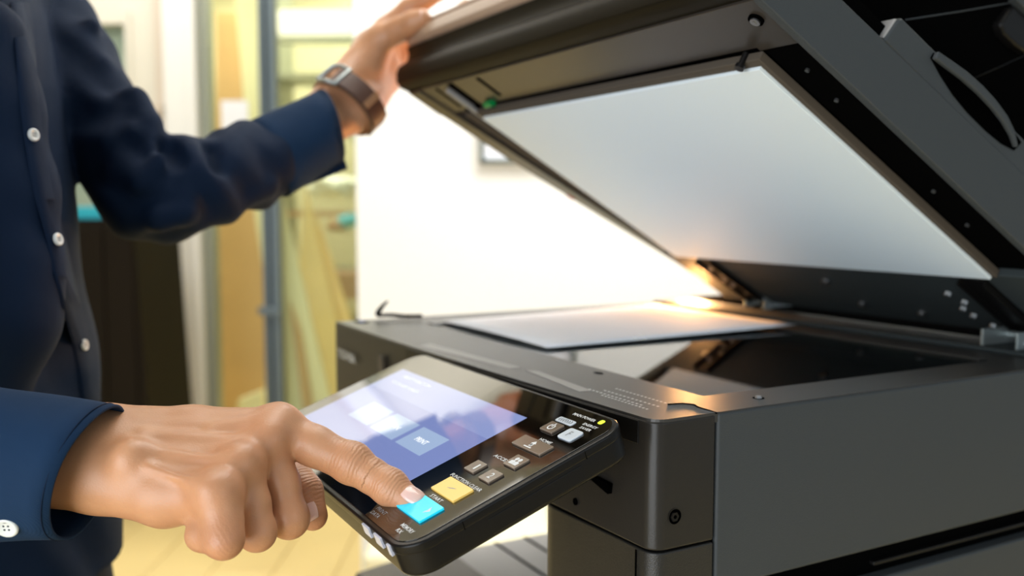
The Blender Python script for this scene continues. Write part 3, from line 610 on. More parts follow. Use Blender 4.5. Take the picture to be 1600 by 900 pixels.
# underside: foam, sheet, retaining clips, slots
lbox('foam_pad', M['foam'], 0.1290, 0.4330, 0.0275, 0.4400, 0.0030, 0.0100, 0.0008)
lbox('platen_sheet', M['platen'], 0.1308, 0.4265, 0.0312, 0.4330, 0.0000, 0.0030, 0.0004)
lbox('foam_gap', M['groove'], 0.431, 0.4365, 0.03, 0.47, 0.0095, 0.012, 0)
lbox('rear_plate', M['tank'], 0.012, 0.1285, 0.000, 0.462, 0.0050, 0.016)
bm = bmesh.new(); lbx = lambda a: L3(*a)
def lslot(y, s0, s1, w_, m='groove', n=0.0098): lbox('slot', M[m], s0, s1, y-w_/2, y+w_/2, n-0.0006, n+0.002, 0)
lslot(0.4335, 0.437, 0.476, 0.011); lslot(0.375, 0.444, 0.474, 0.005); lslot(0.470, 0.440, 0.474, 0.004)
bm = bmesh.new(); q = L3(0.4385, 0.405, 0.006); cyl(bm, L3(0.4385, 0.398, 0.007), L3(0.4385, 0.412, 0.007), 0.0035); obj('green_marker', bm, M['green'], lid, smooth=False)
bm = bmesh.new(); 
for k in range(6):
    s = 0.44-k*0.055; box(bm, s-0.03, s+0.03, 0.446-0.004*k, 0.452-0.004*k, 0.006-0.0002*k, 0.011, LT)
obj('slit_guide', bm, M['tray'], lid, 0.001)
bm = bmesh.new(); prism(bm, [(0.15, 0.440), (0.43, 0.462), (0.43, 0.478), (0.15, 0.452)], 0.0065, 0.012, lambda p, e: L3(p[0], p[1], e)); obj('slit_sheet', bm, M['foam'], lid, 0.001)
bm = bmesh.new(); prism(bm, [(0.03, 0.448), (0.478, 0.505), (0.478, 0.530), (0.345, 0.519), (0.245, 0.501), (0.114, 0.474), (0.03, 0.456)], 0.0078, 0.016, lambda p, e: L3(p[0], p[1], e)); obj('far_edge', bm, M['bevel'], lid, 0.001)
lbox('edge_marker', mat('red marker', (0.3, 0.02, 0.02), 0.5), 0.250, 0.262, 0.496, 0.5030, 0.007, 0.011)
# screws and stops on the underside
for (u, v, r) in ((1183, 28, 0.0042),):
    p_ = None
bm = bmesh.new(); cyl(bm, L3(0.4620, 0.0075, 0.0082), L3(0.4620, 0.0075, 0.012), 0.0052); sk = obj('screw_pocket', bm, M['groove'], lid)
bm = bmesh.new(); cyl(bm, L3(0.4620, 0.0075, 0.0070), L3(0.4620, 0.0075, 0.009), 0.0034, n=16); box(bm, 0.4605, 0.4635, 0.0067, 0.0083, 0.0066, 0.0072, LT); obj('screw', bm, M['screw'], lid)
bm = bmesh.new(); cyl(bm, L3(0.4340, 0.042, -0.002), L3(0.4340, 0.042, 0.010), 0.0022); cyl(bm, L3(0.4340, 0.042, -0.003), L3(0.4340, 0.042, 0.0), 0.0034); obj('stop_pin', bm, M['rim'], lid)
for s, y in ((0.405, 0.012), (0.37, 0.014), (0.25, 0.014), (0.2, 0.016)):
    bm = bmesh.new(); cyl(bm, L3(s, y, 0.0105), L3(s, y, 0.0125), 0.0016, n=10); obj('screw', bm, M['screw'], lid)
# hinge side hardware
for (u, v, ru) in ((1290, 440, 6), (1347, 475, 5), (1440, 490, 6), (1105, 422, 6)):
    d = ray(u, v); n0 = 0.004; t = float(np.dot(LB+nL*n0-CAM, nL)/np.dot(d, nL)); c = CAM+d*t; r = ru*t/F
    bm = bmesh.new(); cyl(bm, c-nL*0.002, c+nL*0.002, r, n=16); obj('rivet', bm, M['screw'], lid, smooth=False)
def hinge(y, xo=0.0):
    n0 = len(bpy.data.objects)
    h = thing('hinge', (0.50, y, TOP), None, None, parent=cop)
    bm = bmesh.new(); box(bm, 0.462, 0.520, y-0.017, y-0.0150, 0.9752, 0.9935); box(bm, 0.462, 0.520, y+0.015, y+0.017, 0.9752, 0.9935); box(bm, 0.462, 0.520, y-0.017, y+0.017, 0.9752, 0.9768); box(bm, 0.506, 0.520, y-0.017, y-0.013, 0.976, 1.012); obj('hinge_bracket', bm, M['steel'], h, 0.0004)
    for dx in (0.474, 0.488):
        bm = bmesh.new(); cyl(bm, (dx, y-0.0185, 0.983), (dx, y-0.014, 0.983), 0.0024, n=12); obj('hinge_screw', bm, M['screw'], h)
    bm = bmesh.new(); box(bm, 0.02, 0.120, y-0.013, y-0.011, -0.002, 0.006, LT); box(bm, 0.02, 0.120, y+0.011, y+0.013, -0.002, 0.006, LT); box(bm, 0.02, 0.120, y-0.013, y+0.013, 0.003, 0.005, LT); obj('hinge_arm', bm, M['rim'], h, 0.0004)
    bm = bmesh.new(); cyl(bm, (0.497, y-0.019, 0.9865), (0.497, y+0.019, 0.9865), 0.0035); obj('hinge_pin', bm, M['steel'], h)
    for s_, o_ in ((0.045, -0.004), (0.062, 0.004), (0.088, -0.003), (0.102, 0.004), (0.075, 0.006)):
        bm = bmesh.new(); cyl(bm, L3(s_, y+o_, -0.0005), L3(s_, y+o_, 0.003), 0.0026, n=12); obj('hinge_screw', bm, M['screw'], h)
    for o_ in h.children:
        if o_.name.split('.')[0] != 'hinge_arm': o_.location.x += xo
hinge(0.055, -0.040); hinge(0.395)

# ---- control panel, frame: ex to the user's right, ey towards the machine, ez out of the glass
PO = np.array([-0.0274, 0.0023, 0.9764]); tp = math.radians(20)
pex = np.array([0, -1., 0]); pey = np.array([math.cos(tp), 0, math.sin(tp)]); pez = np.array([-math.sin(tp), 0, math.cos(tp)])
PW = lambda x, y, z=0.0: PO+pex*x*0.001+pey*y*0.001+pez*z*0.001     # millimetres
P3 = lambda p, e: PW(p[0], p[1], e)
pan = thing('control_panel', PW(-128, -70, 0), None, None, parent=cop)
def pslab(name, outline, z0, z1, m, bev=0.0, **kw):
    bm = bmesh.new(); prism(bm, outline, z0, z1, P3); return obj(name, bm, m, pan, bev, **kw)
pslab('panel_body', rrect(-275.6, 20.6, -142.6, 4.6, 16.5, 12), -20, -2.0, M['rim'], 0.003)
pslab('panel_rim', rrect(-276, 21.0, -143.0, 5.0, 17, 12), -6.5, -0.35, M['rim'], 0.0014)
pslab('panel_glass', rrect(-273, 17.0, -139.8, 2.6, 14, 12), -3, 0.1, M['gloss'], 0.0002)
for (x0, x1) in ((-36.5, -26.5), (-18.5, -8.5), (0.0, 4)): pslab('indicator_window', [(x0, -144.2), (x1, -144.2), (x1, -138), (x0, -138)], -8, -1.6, M['clear'], 0.0003)
pslab('lower_tray', rrect(-270, 0, -139, -20, 10, 6), -24, -19.8, M['brown'], 0.002)
pslab('side_grip', [(20, -95), (21.0, -93.5), (21.0, -32.5), (20, -31)], -17, -8, M['rim'], 0.0004)
for yy in (-108, -28): pslab('side_seam', [(19, yy), (21.08, yy), (21.08, yy+0.35), (19, yy+0.35)], -6.4, -1.5, M['groove'])
scr = pslab('touch_screen', [(-253.5, -109.5), (-52, -109.5), (-52, -21.5), (-253.5, -21.5)], 0.02, 0.14, M['screen'])
pslab('screen_banner', [(-253.4, -51), (-52.1, -51), (-52.1, -21.6), (-253.4, -21.6)], 0.05, 0.16, M['screenbar'])
for x0, x1, s in ((-210, -171, 'Template'), (-165, -124.5, 'Send'), (-118.3, -78.5, 'Start')):
    pass
for x0, x1, s in ((-211, -171, 'COPY'), (-165, -124.5, 'SCAN'), (-118.3, -78.5, 'PRINT')):
    pslab('screen_tile', [(x0, -87), (x1, -87), (x1, -65), (x0, -65)], 0.06, 0.19, M['tile'])
    text('screen_lettering', s, PW((x0+x1)/2, -76, 0.22), pex, pey, pez, 0.0165, M['scrtext'], pan, height=0.0042)
text('screen_lettering', 'SELECT FUNCTION', PW(-210, -28.3, 0.22), pex, pey, pez, 0.05, M['scrtext'], pan, height=0.0028)
text('screen_lettering', 'TOUCH A KEY TO BEGIN', PW(-211, -38.3, 0.22), pex, pey, pez, 0.05, M['scrtext'], pan, height=0.0026)
def key(name, x0, x1, y0, y1, m, h=1.0, r=0.8, bev=0.0003): return pslab(name, rrect(x0, x1, y0, y1, r, 3), 0.0, h, m, bev)
key('clear_button', -28, 1.0, -102.6, -89.0, M['yellow'], 1.4)
key('start_button', -29.5, 2.5, -124.2, -108.6, M['cyan'], 1.4)
key('number_button', -30, -18.3, -79.6, -69.2, M['bronze'], 1.3); key('number_button', -10.5, 2.1, -80.4, -70.0, M['bronze'], 1.3)
key('access_button', -10.6, 2.5, -63.5, -52.5, M['bronze'], 1.3)
key('home_button', -29.2, 3.0, -46.7, -36.1, M['bronze'], 1.3)
key('power_button', -28, -14.5, -27.0, -17.0, M['bronze'], 1.3)
key('power_label_key', -29.5, -11.6, -15.0, -9.9, M['pale'], 0.5, 1.4); key('energy_button', -8.1, 5.9, -27.5, -16.5, M['pale'], 1.0, 2.0)
key('power_led', 1.7, 5.6, -4.8, -0.7, M['led'], 0.3, 1.2, 0)
def ptxt(s, x, y, wd, hh, m=M['printw'], z=0.2, nm='printed_lettering'): text(nm, s, PW(x, y, z), pex, pey, pez, wd*0.001, m, pan, height=hh*0.001)
ptxt('MAIN POWER', -13, -3.6, 23, 2.5); ptxt('ENERGY', 0.8, -8.9, 14, 2.3); ptxt('SAVER', 1.0, -12.6, 11, 2.3)
ptxt('HOME', -10.2, -33.9, 12.5, 2.5); ptxt('ACCESS', -17.8, -59.9, 18.5, 2.6); ptxt('FUNCTION CLEAR', -14, -86.6, 37, 2.6)
ptxt('START', -14.4, -105.6, 14, 2.6); ptxt('MEMORY', 0.5, -130.5, 15, 2.7); ptxt('RX', -1.5, -134.5, 6, 2.5); ptxt('PRINT', -34, -131.6, 13, 2.6, M['printg']); ptxt('DATA', -34, -135.6, 11, 2.6, M['printg'])
ptxt('(((I)))', -20.5, -12.4, 14, 3.2, M['printd'], 0.6); ptxt('1', -22.3, -74.4, 1.8, 5.2, z=1.4); ptxt('2', -3.5, -75.2, 3.4, 5.0, z=1.4)
ptxt('F', -1.8, -22, 2.6, 5, M['printg'], 1.15)
def psym(outlines, z, m, nm='button_symbol', t=0.08):
    bm = bmesh.new()
    for o_ in outlines: prism(bm, o_, z, z+t, P3)
    obj(nm, bm, m, pan)
def ringo(cx, cy, r0, r1, a0, a1, n=14):
    A = [math.radians(a0+(a1-a0)*k/n) for k in range(n+1)]
    return [(cx+r1*math.cos(a), cy+r1*math.sin(a)) for a in A]+[(cx+r0*math.cos(a), cy+r0*math.sin(a)) for a in A[::-1]]
psym([ringo(-21.3, -22.2, 2.1, 2.9, -240, 60), [(-21.7, -22), (-20.9, -22), (-20.9, -18.2), (-21.7, -18.2)]], 1.3, M['printw'])
psym([[(-15.5, -40.5), (-13, -38.0), (-10.5, -40.5), (-11.6, -40.5), (-11.6, -43.4), (-14.4, -43.4), (-14.4, -40.5)], [(-17.4, -45.0), (-9.6, -45.0), (-9.6, -44.1), (-17.4, -44.1)]], 1.3, M['printw'])
psym([[(-13.7, -43.0), (-12.3, -43.0), (-12.3, -41), (-13.7, -41)]], 1.42, M['printd'])
psym([ringo(-5.6, -56.2, 0, 1.5, 0, 359), ringo(-2.2, -56.2, 0, 1.5, 0, 359), [(-8, -61.3), (-3.9, -61.3), (-3.9, -58.6), (-5.6, -57.6), (-8, -58.6)], [(-3.6, -61.3), (0.2, -61.3), (0.2, -58.6), (-2.2, -57.6), (-3.6, -58.6)]], 1.3, M['printw'])
psym([[(-17.5, -96.8), (-12.5, -95.0), (-9.5, -94.6), (-14.5, -96.4)]], 1.4, M['printg'])
psym([[(-5, -112.5), (-1.5, -115.5), (-5, -118.5), (-4.2, -115.5)]], 1.42, M['pale'])

# sheet of paper on the glass, slightly lifted towards its free corner
px_ = [onp(u, v, 'z', TOP+0.0015) for u, v in ((690, 503), (855, 545), (1245, 512))]
A_, B_, C_ = px_[0], px_[1], px_[2]; D_ = np.array([0.397, 0.500, TOP]); nN = 12
bm = bmesh.new(); g = {}
for k in (0, 1):
    for i in range(nN+1):
        for j in range(nN+1):
            s, t = i/nN, j/nN; q = (B_*(1-s)+C_*s)*(1-t)+(A_*(1-s)+D_*s)*t
            z = TOP+0.0022+0.0022*s*s*(1-t)+0.002*math.sin(PI*t)*(1-s)*0.6+(0.0003 if k else 0); g[k, i, j] = bm.verts.new((q[0], q[1], z))
for k in (0, 1):
    for i in range(nN):
        for j in range(nN): bm.faces.new([g[k, i, j], g[k, i+1, j], g[k, i+1, j+1], g[k, i, j+1]])
for i in range(nN):
    for a, b in (((i, 0), (i+1, 0)), ((i, nN), (i+1, nN)), ((0, i), (0, i+1)), ((nN, i), (nN, i+1))): bm.faces.new([g[0, *a], g[0, *b], g[1, *b], g[1, *a]])
obj('paper_sheet', bm, M['paper'], None, smooth=True, label='white sheet of paper lying on the scanner glass', cat='paper')
# ------------------------------------------------------------------ person
person = thing('person', room(-0.47, 0.75, 0), 'person in a navy shirt pressing the copier button and holding up its lid', 'person')
C = lambda u, v, z: at(u, v, z)
# right hand (camera side), joints as (point, radius)
pos = dict(W1=(C(160, 692, .545), .0205), W2=(C(155, 742, .522), .0205))
idx = [(C(432, 672, .552), .0135), (C(492, 697, .546), .0115), (C(550, 725, .541), .0110), (C(582, 744, .537), .0096), (C(609, 762, .533), .0096), (C(643, 785, .5265), .0080)]
mid = [(C(415, 695, .540), .0122), (C(440, 755, .536), .0102), (C(452, 812, .533), .0103), (C(425, 808, .558), .0092), (C(405, 780, .568), .0085)]
rng = [(C(375, 730, .520), .0125), (C(392, 785, .515), .0102), (C(402, 832, .512), .0100), (C(376, 826, .536), .0090), (C(360, 795, .546), .0085)]
pnk = [(C(340, 775, .498), .0120), (C(348, 815, .490), .0102), (C(350, 843, .486), .0099), (C(316, 836, .493), .0082), (C(318, 805, .506), .0078)]
thb = [(C(250, 725, .565), .018), (C(390, 770, .580), .0135), (C(458, 752, .572), .0115), (C(476, 768, .566), .0105), (C(489, 806, .560), .0088)]
back = up*0.55-fw*0.8; back = back/np.linalg.norm(back)
def handR(P):
    d = chain(P, [(C(60, 700, .545), .0225), (C(160, 690, .545), .0205), (C(300, 682, .552), .0155), idx[0]], .006)
    d = smin(d, chain(P, [(C(60, 728, .525), .0225), (C(160, 742, .522), .0205), (C(262, 768, .512), .0185), pnk[0]], .006), .014)
    d = smin(d, chain(P, [(C(165, 705, .535), .021), (C(300, 694, .545), .0165), mid[0]], .006), .014)
    d = smin(d, chain(P, [(C(165, 722, .528), .021), (C(290, 730, .528), .0170), rng[0]], .006), .012)
    d = smin(d, chain(P, [(C(200, 730, .545), .022), (C(330, 745, .555), .018), (C(390, 760, .556), .015)], .006), .014)   # palm flesh
    d = smin(d, chain(P, thb[:3], .006), .012)
    # knuckle heads, tendons, wrist bone, vein
    for (c, r, k) in ((C(437, 662, .548), .0112, .009), (C(420, 686, .534), .0104, .009), (C(376, 724, .5125), .0106, .009), (C(338, 770, .4915), .0110, .010), (C(204, 716, .505), .010, .010)):
        d = smin(d, capsule(P, c, c+0.0001, r, r), k)
    for a, b in (((215, 665, .530), (405, 668, .536)), ((225, 680, .520), (395, 690, .526)), ((230, 705, .509), (360, 722, .505)), ((235, 730, .498), (325, 762, .485)), ((330, 672, .530), (415, 655, .541))):
        d = smin(d, capsule(P, C(*a), C(*b), .0006, .0014), .007)
    F_ = chain(P, idx, .004)
    for f in (mid, rng, pnk): F_ = smin(F_, chain(P, f, .0035), .0012)
    F_ = smin(F_, chain(P, thb[2:], .004), .0012)
    for (c, r) in ((C(550, 722, .540), .0113), (C(609, 760, .5325), .0098), (C(452, 808, .531), .0105)): F_ = smin(F_, capsule(P, c, c+.0001, r, r), .004)
    d = smin(d, F_, .0055)
    return d
lo, hi = bounds([idx, mid, rng, pnk, thb, [(C(60, 700, .545), 0), (C(60, 745, .52), 0)]], .028)
vR, fR = surface(handR, lo, hi, 0.00115, 2)
def segdist(V, a, b):
    ab = b-a; t = np.clip(((V-a)@ab)/(ab@ab), 0, 1); return np.linalg.norm(V-a-t[:, None]*ab, axis=1)
def skin_attrs(V, joints, reds):
    crease = np.zeros(len(V)); along = np.zeros(len(V)); blush = np.zeros(len(V))
    for c, ax, r, side in joints:
        d = np.linalg.norm(V-c, axis=1); m = np.exp(-(d/r)**2*1.2)*np.clip(((V-c)@side)/r*2, 0, 1); s = m > crease
        crease[s] = m[s]*(0.35 if r < .0118 and c is pnk[2][0] else 1.0); along[s] = ((V-c)@ax)[s]+0.02*0
    for c, r, k in reds: blush = np.maximum(blush, k*np.exp(-(np.linalg.norm(V-c, axis=1)/r)**2))
    return dict(crease=crease, along=along, blush=blush)
def unit(v): return v/np.linalg.norm(v)
def side_of(ax): s = back-ax*(back@ax); return unit(s)
jt = []
for ch, ks in ((idx, (2, 4)), (thb, (3,)), (pnk, (2,))):
    for k in ks:
        ax = unit(ch[min(k+1, len(ch)-1)][0]-ch[k-1][0]); jt.append((ch[k][0], ax, ch[k][1]*1.15, side_of(ax)))
wa = unit(C(230, 740, .515)-C(160, 742, .522))
reds = [(idx[0][0], .016, .7), (mid[0][0], .016, .8), (rng[0][0], .015, .8), (pnk[0][0], .015, .8), (idx[2][0], .012, .6), (idx[4][0], .010, .5), (idx[5][0], .012, .7), (pnk[2][0], .014, .6), (rng[2][0], .012, .5), (mid[2][0], .012, .5), (thb[4][0], .012, .8)]
# left hand on the lid corner, forearm with watch
lw1, lw2 = C(532, 140, 1.02), C(562, 172, 1.02)
Lthumb = [(C(565, 118, 1.045), .021), (C(594, 62, 1.045), .0155), (C(624, 46, 1.035), .0130), (C(645, 36, 1.026), .0125), (C(659, 30, 1.020), .0110)]
Lidx = [(C(604, 46, 1.085), .0140), (C(638, 14, 1.085), .0115), (C(664, 0, 1.075), .0105), (C(688, -12, 1.065), .009)]
Lmid = [(C(612, 60, 1.110), .0140), (C(650, 45, 1.125), .0115), (C(690, 38, 1.12), .0105), (C(712, 34, 1.11), .009)]
Lrng = [(C(615, 85, 1.130), .0140), (C(665, 55, 1.15), .0110), (C(705, 30, 1.13), .0100), (C(730, 10, 1.12), .009)]
Lpnk = [(C(615, 110, 1.140), .0130), (C(655, 85, 1.165), .0100), (C(695, 62, 1.155), .009), (C(715, 45, 1.14), .008)]
def handL(P):
    d = chain(P, [(C(468, 196, .98), .017), (lw1, .0195), (C(580, 75, 1.06), .0185), Lidx[0]], .008)
    d = smin(d, chain(P, [(C(480, 222, .98), .017), (lw2, .0190), (C(600, 118, 1.09), .019), Lpnk[0]], .008), .014)
    d = smin(d, chain(P, [(lw1, .02), (C(592, 92, 1.075), .019), Lmid[0]], .008), .014)
    d = smin(d, chain(P, [(lw2, .02), (C(590, 120, 1.085), .019), Lrng[0]], .008), .014)
    d = smin(d, chain(P, Lthumb, .006), .010)
    F_ = chain(P, Lidx, .004)
    for f in (Lmid, Lrng, Lpnk): F_ = smin(F_, chain(P, f, .004), .0012)
    return smin(d, F_, .006)
lo, hi = bounds([Lthumb, Lidx, Lmid, Lrng, Lpnk, [(C(450, 195, .97), 0), (C(465, 225, .97), 0)]], .035)
vL, fL = surface(handL, lo, hi, 0.0018, 2)
# body frame
RM = lambda x, d, h: room(x, d, h)
delta = math.radians(10); fdir = (math.cos(delta), -math.sin(delta)); ldir = (math.sin(delta), math.cos(delta))
TC = (-0.468, 0.75)
def tb(f, l, h): return room(TC[0]+fdir[0]*f+ldir[0]*l, TC[1]+fdir[1]*f+ldir[1]*l, h)
shL, shR = C(5, -40, .96), tb(-0.01, -0.17, 1.29)
elL = C(248, 300, .88); elR = room(-0.43, 0.50, 0.985)
wrR = C(60, 715, .535)
wrL = C(457, 210, .975)
# coarse continuous body: torso, arms, neck, head, legs
hc = tb(0.10, 0.0, 1.56); look = unit(np.array(PW(-15, -115))-hc); look[2] *= 0.6; look = unit(look); hr = unit(np.cross(look, [0, 0, 1.])); hu = np.cross(hr, look)
hip = [tb(-.035, s*0.09, 0.88) for s in (-1, 1)]; knee = [tb(0.03, s*0.10, 0.48) for s in (-1, 1)]; ankle = [tb(-0.02, s*0.10, 0.09) for s in (-1, 1)]
def bodyf(P):
    d = chain(P, [(tb(-.03, 0, 0.90), .09), (tb(-.03, 0, 1.10), .085), (tb(-.035, 0, 1.25), .08)], .05)
    for s in (-1, 1): d = smin(d, chain(P, [(tb(-.03, s*.07, .95), .075), (tb(-.035, s*.08, 1.25), .070)], .04), .05)
    d = smin(d, chain(P, [(shR, .045), (tb(0.01, 0, 1.37), .05), (shL, .045)], .03), .05)
    d = smin(d, chain(P, [(tb(0.01, 0, 1.34), .058), (hc-hu*0.07-look*0.02, .056)], .03), .04)
    d = smin(d, chain(P, [(shR, .042), (elR, .034), (wrR, .024)], .02), .03)
    d = smin(d, chain(P, [(C(20, 0, .95), .036), (C(238, 303, .88), .030), (wrL, .024)], .02), .03)
    for i in (0, 1): d = smin(d, chain(P, [(hip[i], .075), (knee[i], .050), (ankle[i], .036)], .02), .03)
    h = capsule(P, hc+hu*.035-look*.012, hc+hu*.01+look*.0, .088, .083)
    h = smin(h, capsule(P, hc-hu*.02+look*.025, hc-hu*.075+look*.055, .062, .040), .03)
    h = smin(h, capsule(P, hc+hu*.012+look*.088, hc-hu*.022+look*.108, .008, .014), .012)
    for s in (-1, 1):
        h = smin(h, capsule(P, hc+hr*s*.080+hu*.01-look*.01, hc+hr*s*.082-hu*.03-look*.005, .013, .010), .008)
        e = hc+hr*s*.031+look*.092+hu*.012; h = -smin(-h, capsule(P, e, e+.0001, .012, .012), .010)
    h = smin(h, capsule(P, hc-hu*.050+look*.090-hr*.018, hc-hu*.050+look*.090+hr*.018, .009, .009), .008)
    return smin(d, h, .02)
allp = np.array([shR, shL, elR, elL, wrR, wrL, hc, *hip, *ankle])
vB, fB = surface(bodyf, allp.min(0)-.13, allp.max(0)+.15, 0.0085, 1)
V = np.concatenate([vR, vL, vB]); Fa = np.concatenate([fR, fL+len(vR), fB+len(vR)+len(vL)])
body = meshobj('body', V, Fa, M['skin'], person, skin_attrs(V, jt, reds))
# nails
def nail(tip, ax, nr, wdt_, ln, r, name='fingernail'):
    sd = unit(np.cross(ax, nr)); nr = unit(np.cross(sd, ax)); bm = bmesh.new(); g = {}; n = 8
    for k in (0, 1):
        for i in range(n+1):
            for j in range(n+1):
                a, b = 2*i/n-1, 2*j/n-1
                ee = max(abs(a), abs(b)); q = math.hypot(a, b); sc_ = ee/q if q > 1e-6 else 1; ex_ = 0.55*sc_+0.45; a2, b2 = a*ex_, b*ex_
                ang = a2*wdt_/r/2; hgt = r*math.cos(ang)-0.0008*b2*b2+(0.0004 if k == 0 else -0.0012)
                g[k, i, j] = bm.verts.new(tip+sd*r*math.sin(ang)+nr*hgt+ax*b2*ln/2)
    for k in (0, 1):
        for i in range(n):
            for j in range(n): bm.faces.new([g[k, i, j], g[k, i+1, j], g[k, i+1, j+1], g[k, i, j+1]])
    for i in range(n):
        for a, b in (((i, 0), (i+1, 0)), ((i, n), (i+1, n)), ((0, i), (0, i+1)), ((n, i), (n, i+1))): bm.faces.new([g[0, *a], g[0, *b], g[1, *b], g[1, *a]])
    obj(name, bm, M['nail'], body, smooth=True)
ax = unit(idx[5][0]-idx[4][0]); nail(idx[5][0]+ax*.0005, ax, unit(up*.78-fw*.60+rt*.1), .0112, .0125, .0086)
ax = unit(thb[4][0]-thb[3][0]); nail(thb[4][0]-ax*.002, ax, unit(-fw*.97+rt*(-.05)+up*.15), .0125, .0135, .0093)
ax = unit(Lthumb[4][0]-Lthumb[3][0]); nail(Lthumb[4][0], ax, unit(-fw*.85+up*.4), .0125, .0135, .0096)
# eyes, hair
for s in (-1, 1):
    bm = bmesh.new(); bmesh.ops.create_uvsphere(bm, u_segments=16, v_segments=10, radius=.0115); bmesh.ops.translate(bm, vec=Vector(hc+hr*s*.031+look*.078+hu*.012), verts=bm.verts); obj('eye', bm, M['eye'], body, smooth=True)
def hairf(P):
    d = capsule(P, hc+hu*.045-look*.018, hc+hu*.02-look*.012, .094, .092); cut = ((P-(hc+look*.055-hu*.02))@unit(look*.85-hu*.50)).astype(np.float32)
    return np.maximum(d, cut)
vH, fH = surface(hairf, hc-.13, hc+.17, 0.005, 1); meshobj('hair', vH, fH, M['hair'], person)
# trousers, shoes
def trf(P):
    d = chain(P, [(tb(-.035, -.06, .86), .112), (tb(-.035, .06, .86), .112)], .03)
    for i in (0, 1): d = smin(d, chain(P, [(hip[i], .095), (knee[i], .075), (ankle[i]+np.array([0, 0, .02]), .065)], .03), .03)
    return np.maximum(d, (0.06-P[..., 2]))
pp_ = np.array([*hip, *ankle]); vT, fT = surface(trf, np.array([*(pp_.min(0)[:2]-.15), 0.02]), pp_.max(0)+.15, 0.008, 1); meshobj('trousers', vT, fT, M['trousers'], person)
fd3 = tb(1, 0, 0)-tb(0, 0, 0)
for i in (0, 1):
    def shf(P, a=ankle[i]): return np.maximum(chain(P, [(a-fd3*.04+np.array([0, 0, -.045]), .042), (a+fd3*.12+np.array([0, 0, -.055]), .040), (a+fd3*.19+np.array([0, 0, -.060]), .030)], .03), (0.0-P[..., 2]))
    c = ankle[i]; vS, fS = surface(shf, np.array([c[0]-.28, c[1]-.28, -0.01]), np.array([c[0]+.28, c[1]+.28, .12]), 0.006, 1); meshobj('shoe', vS, fS, M['shoe'], person)

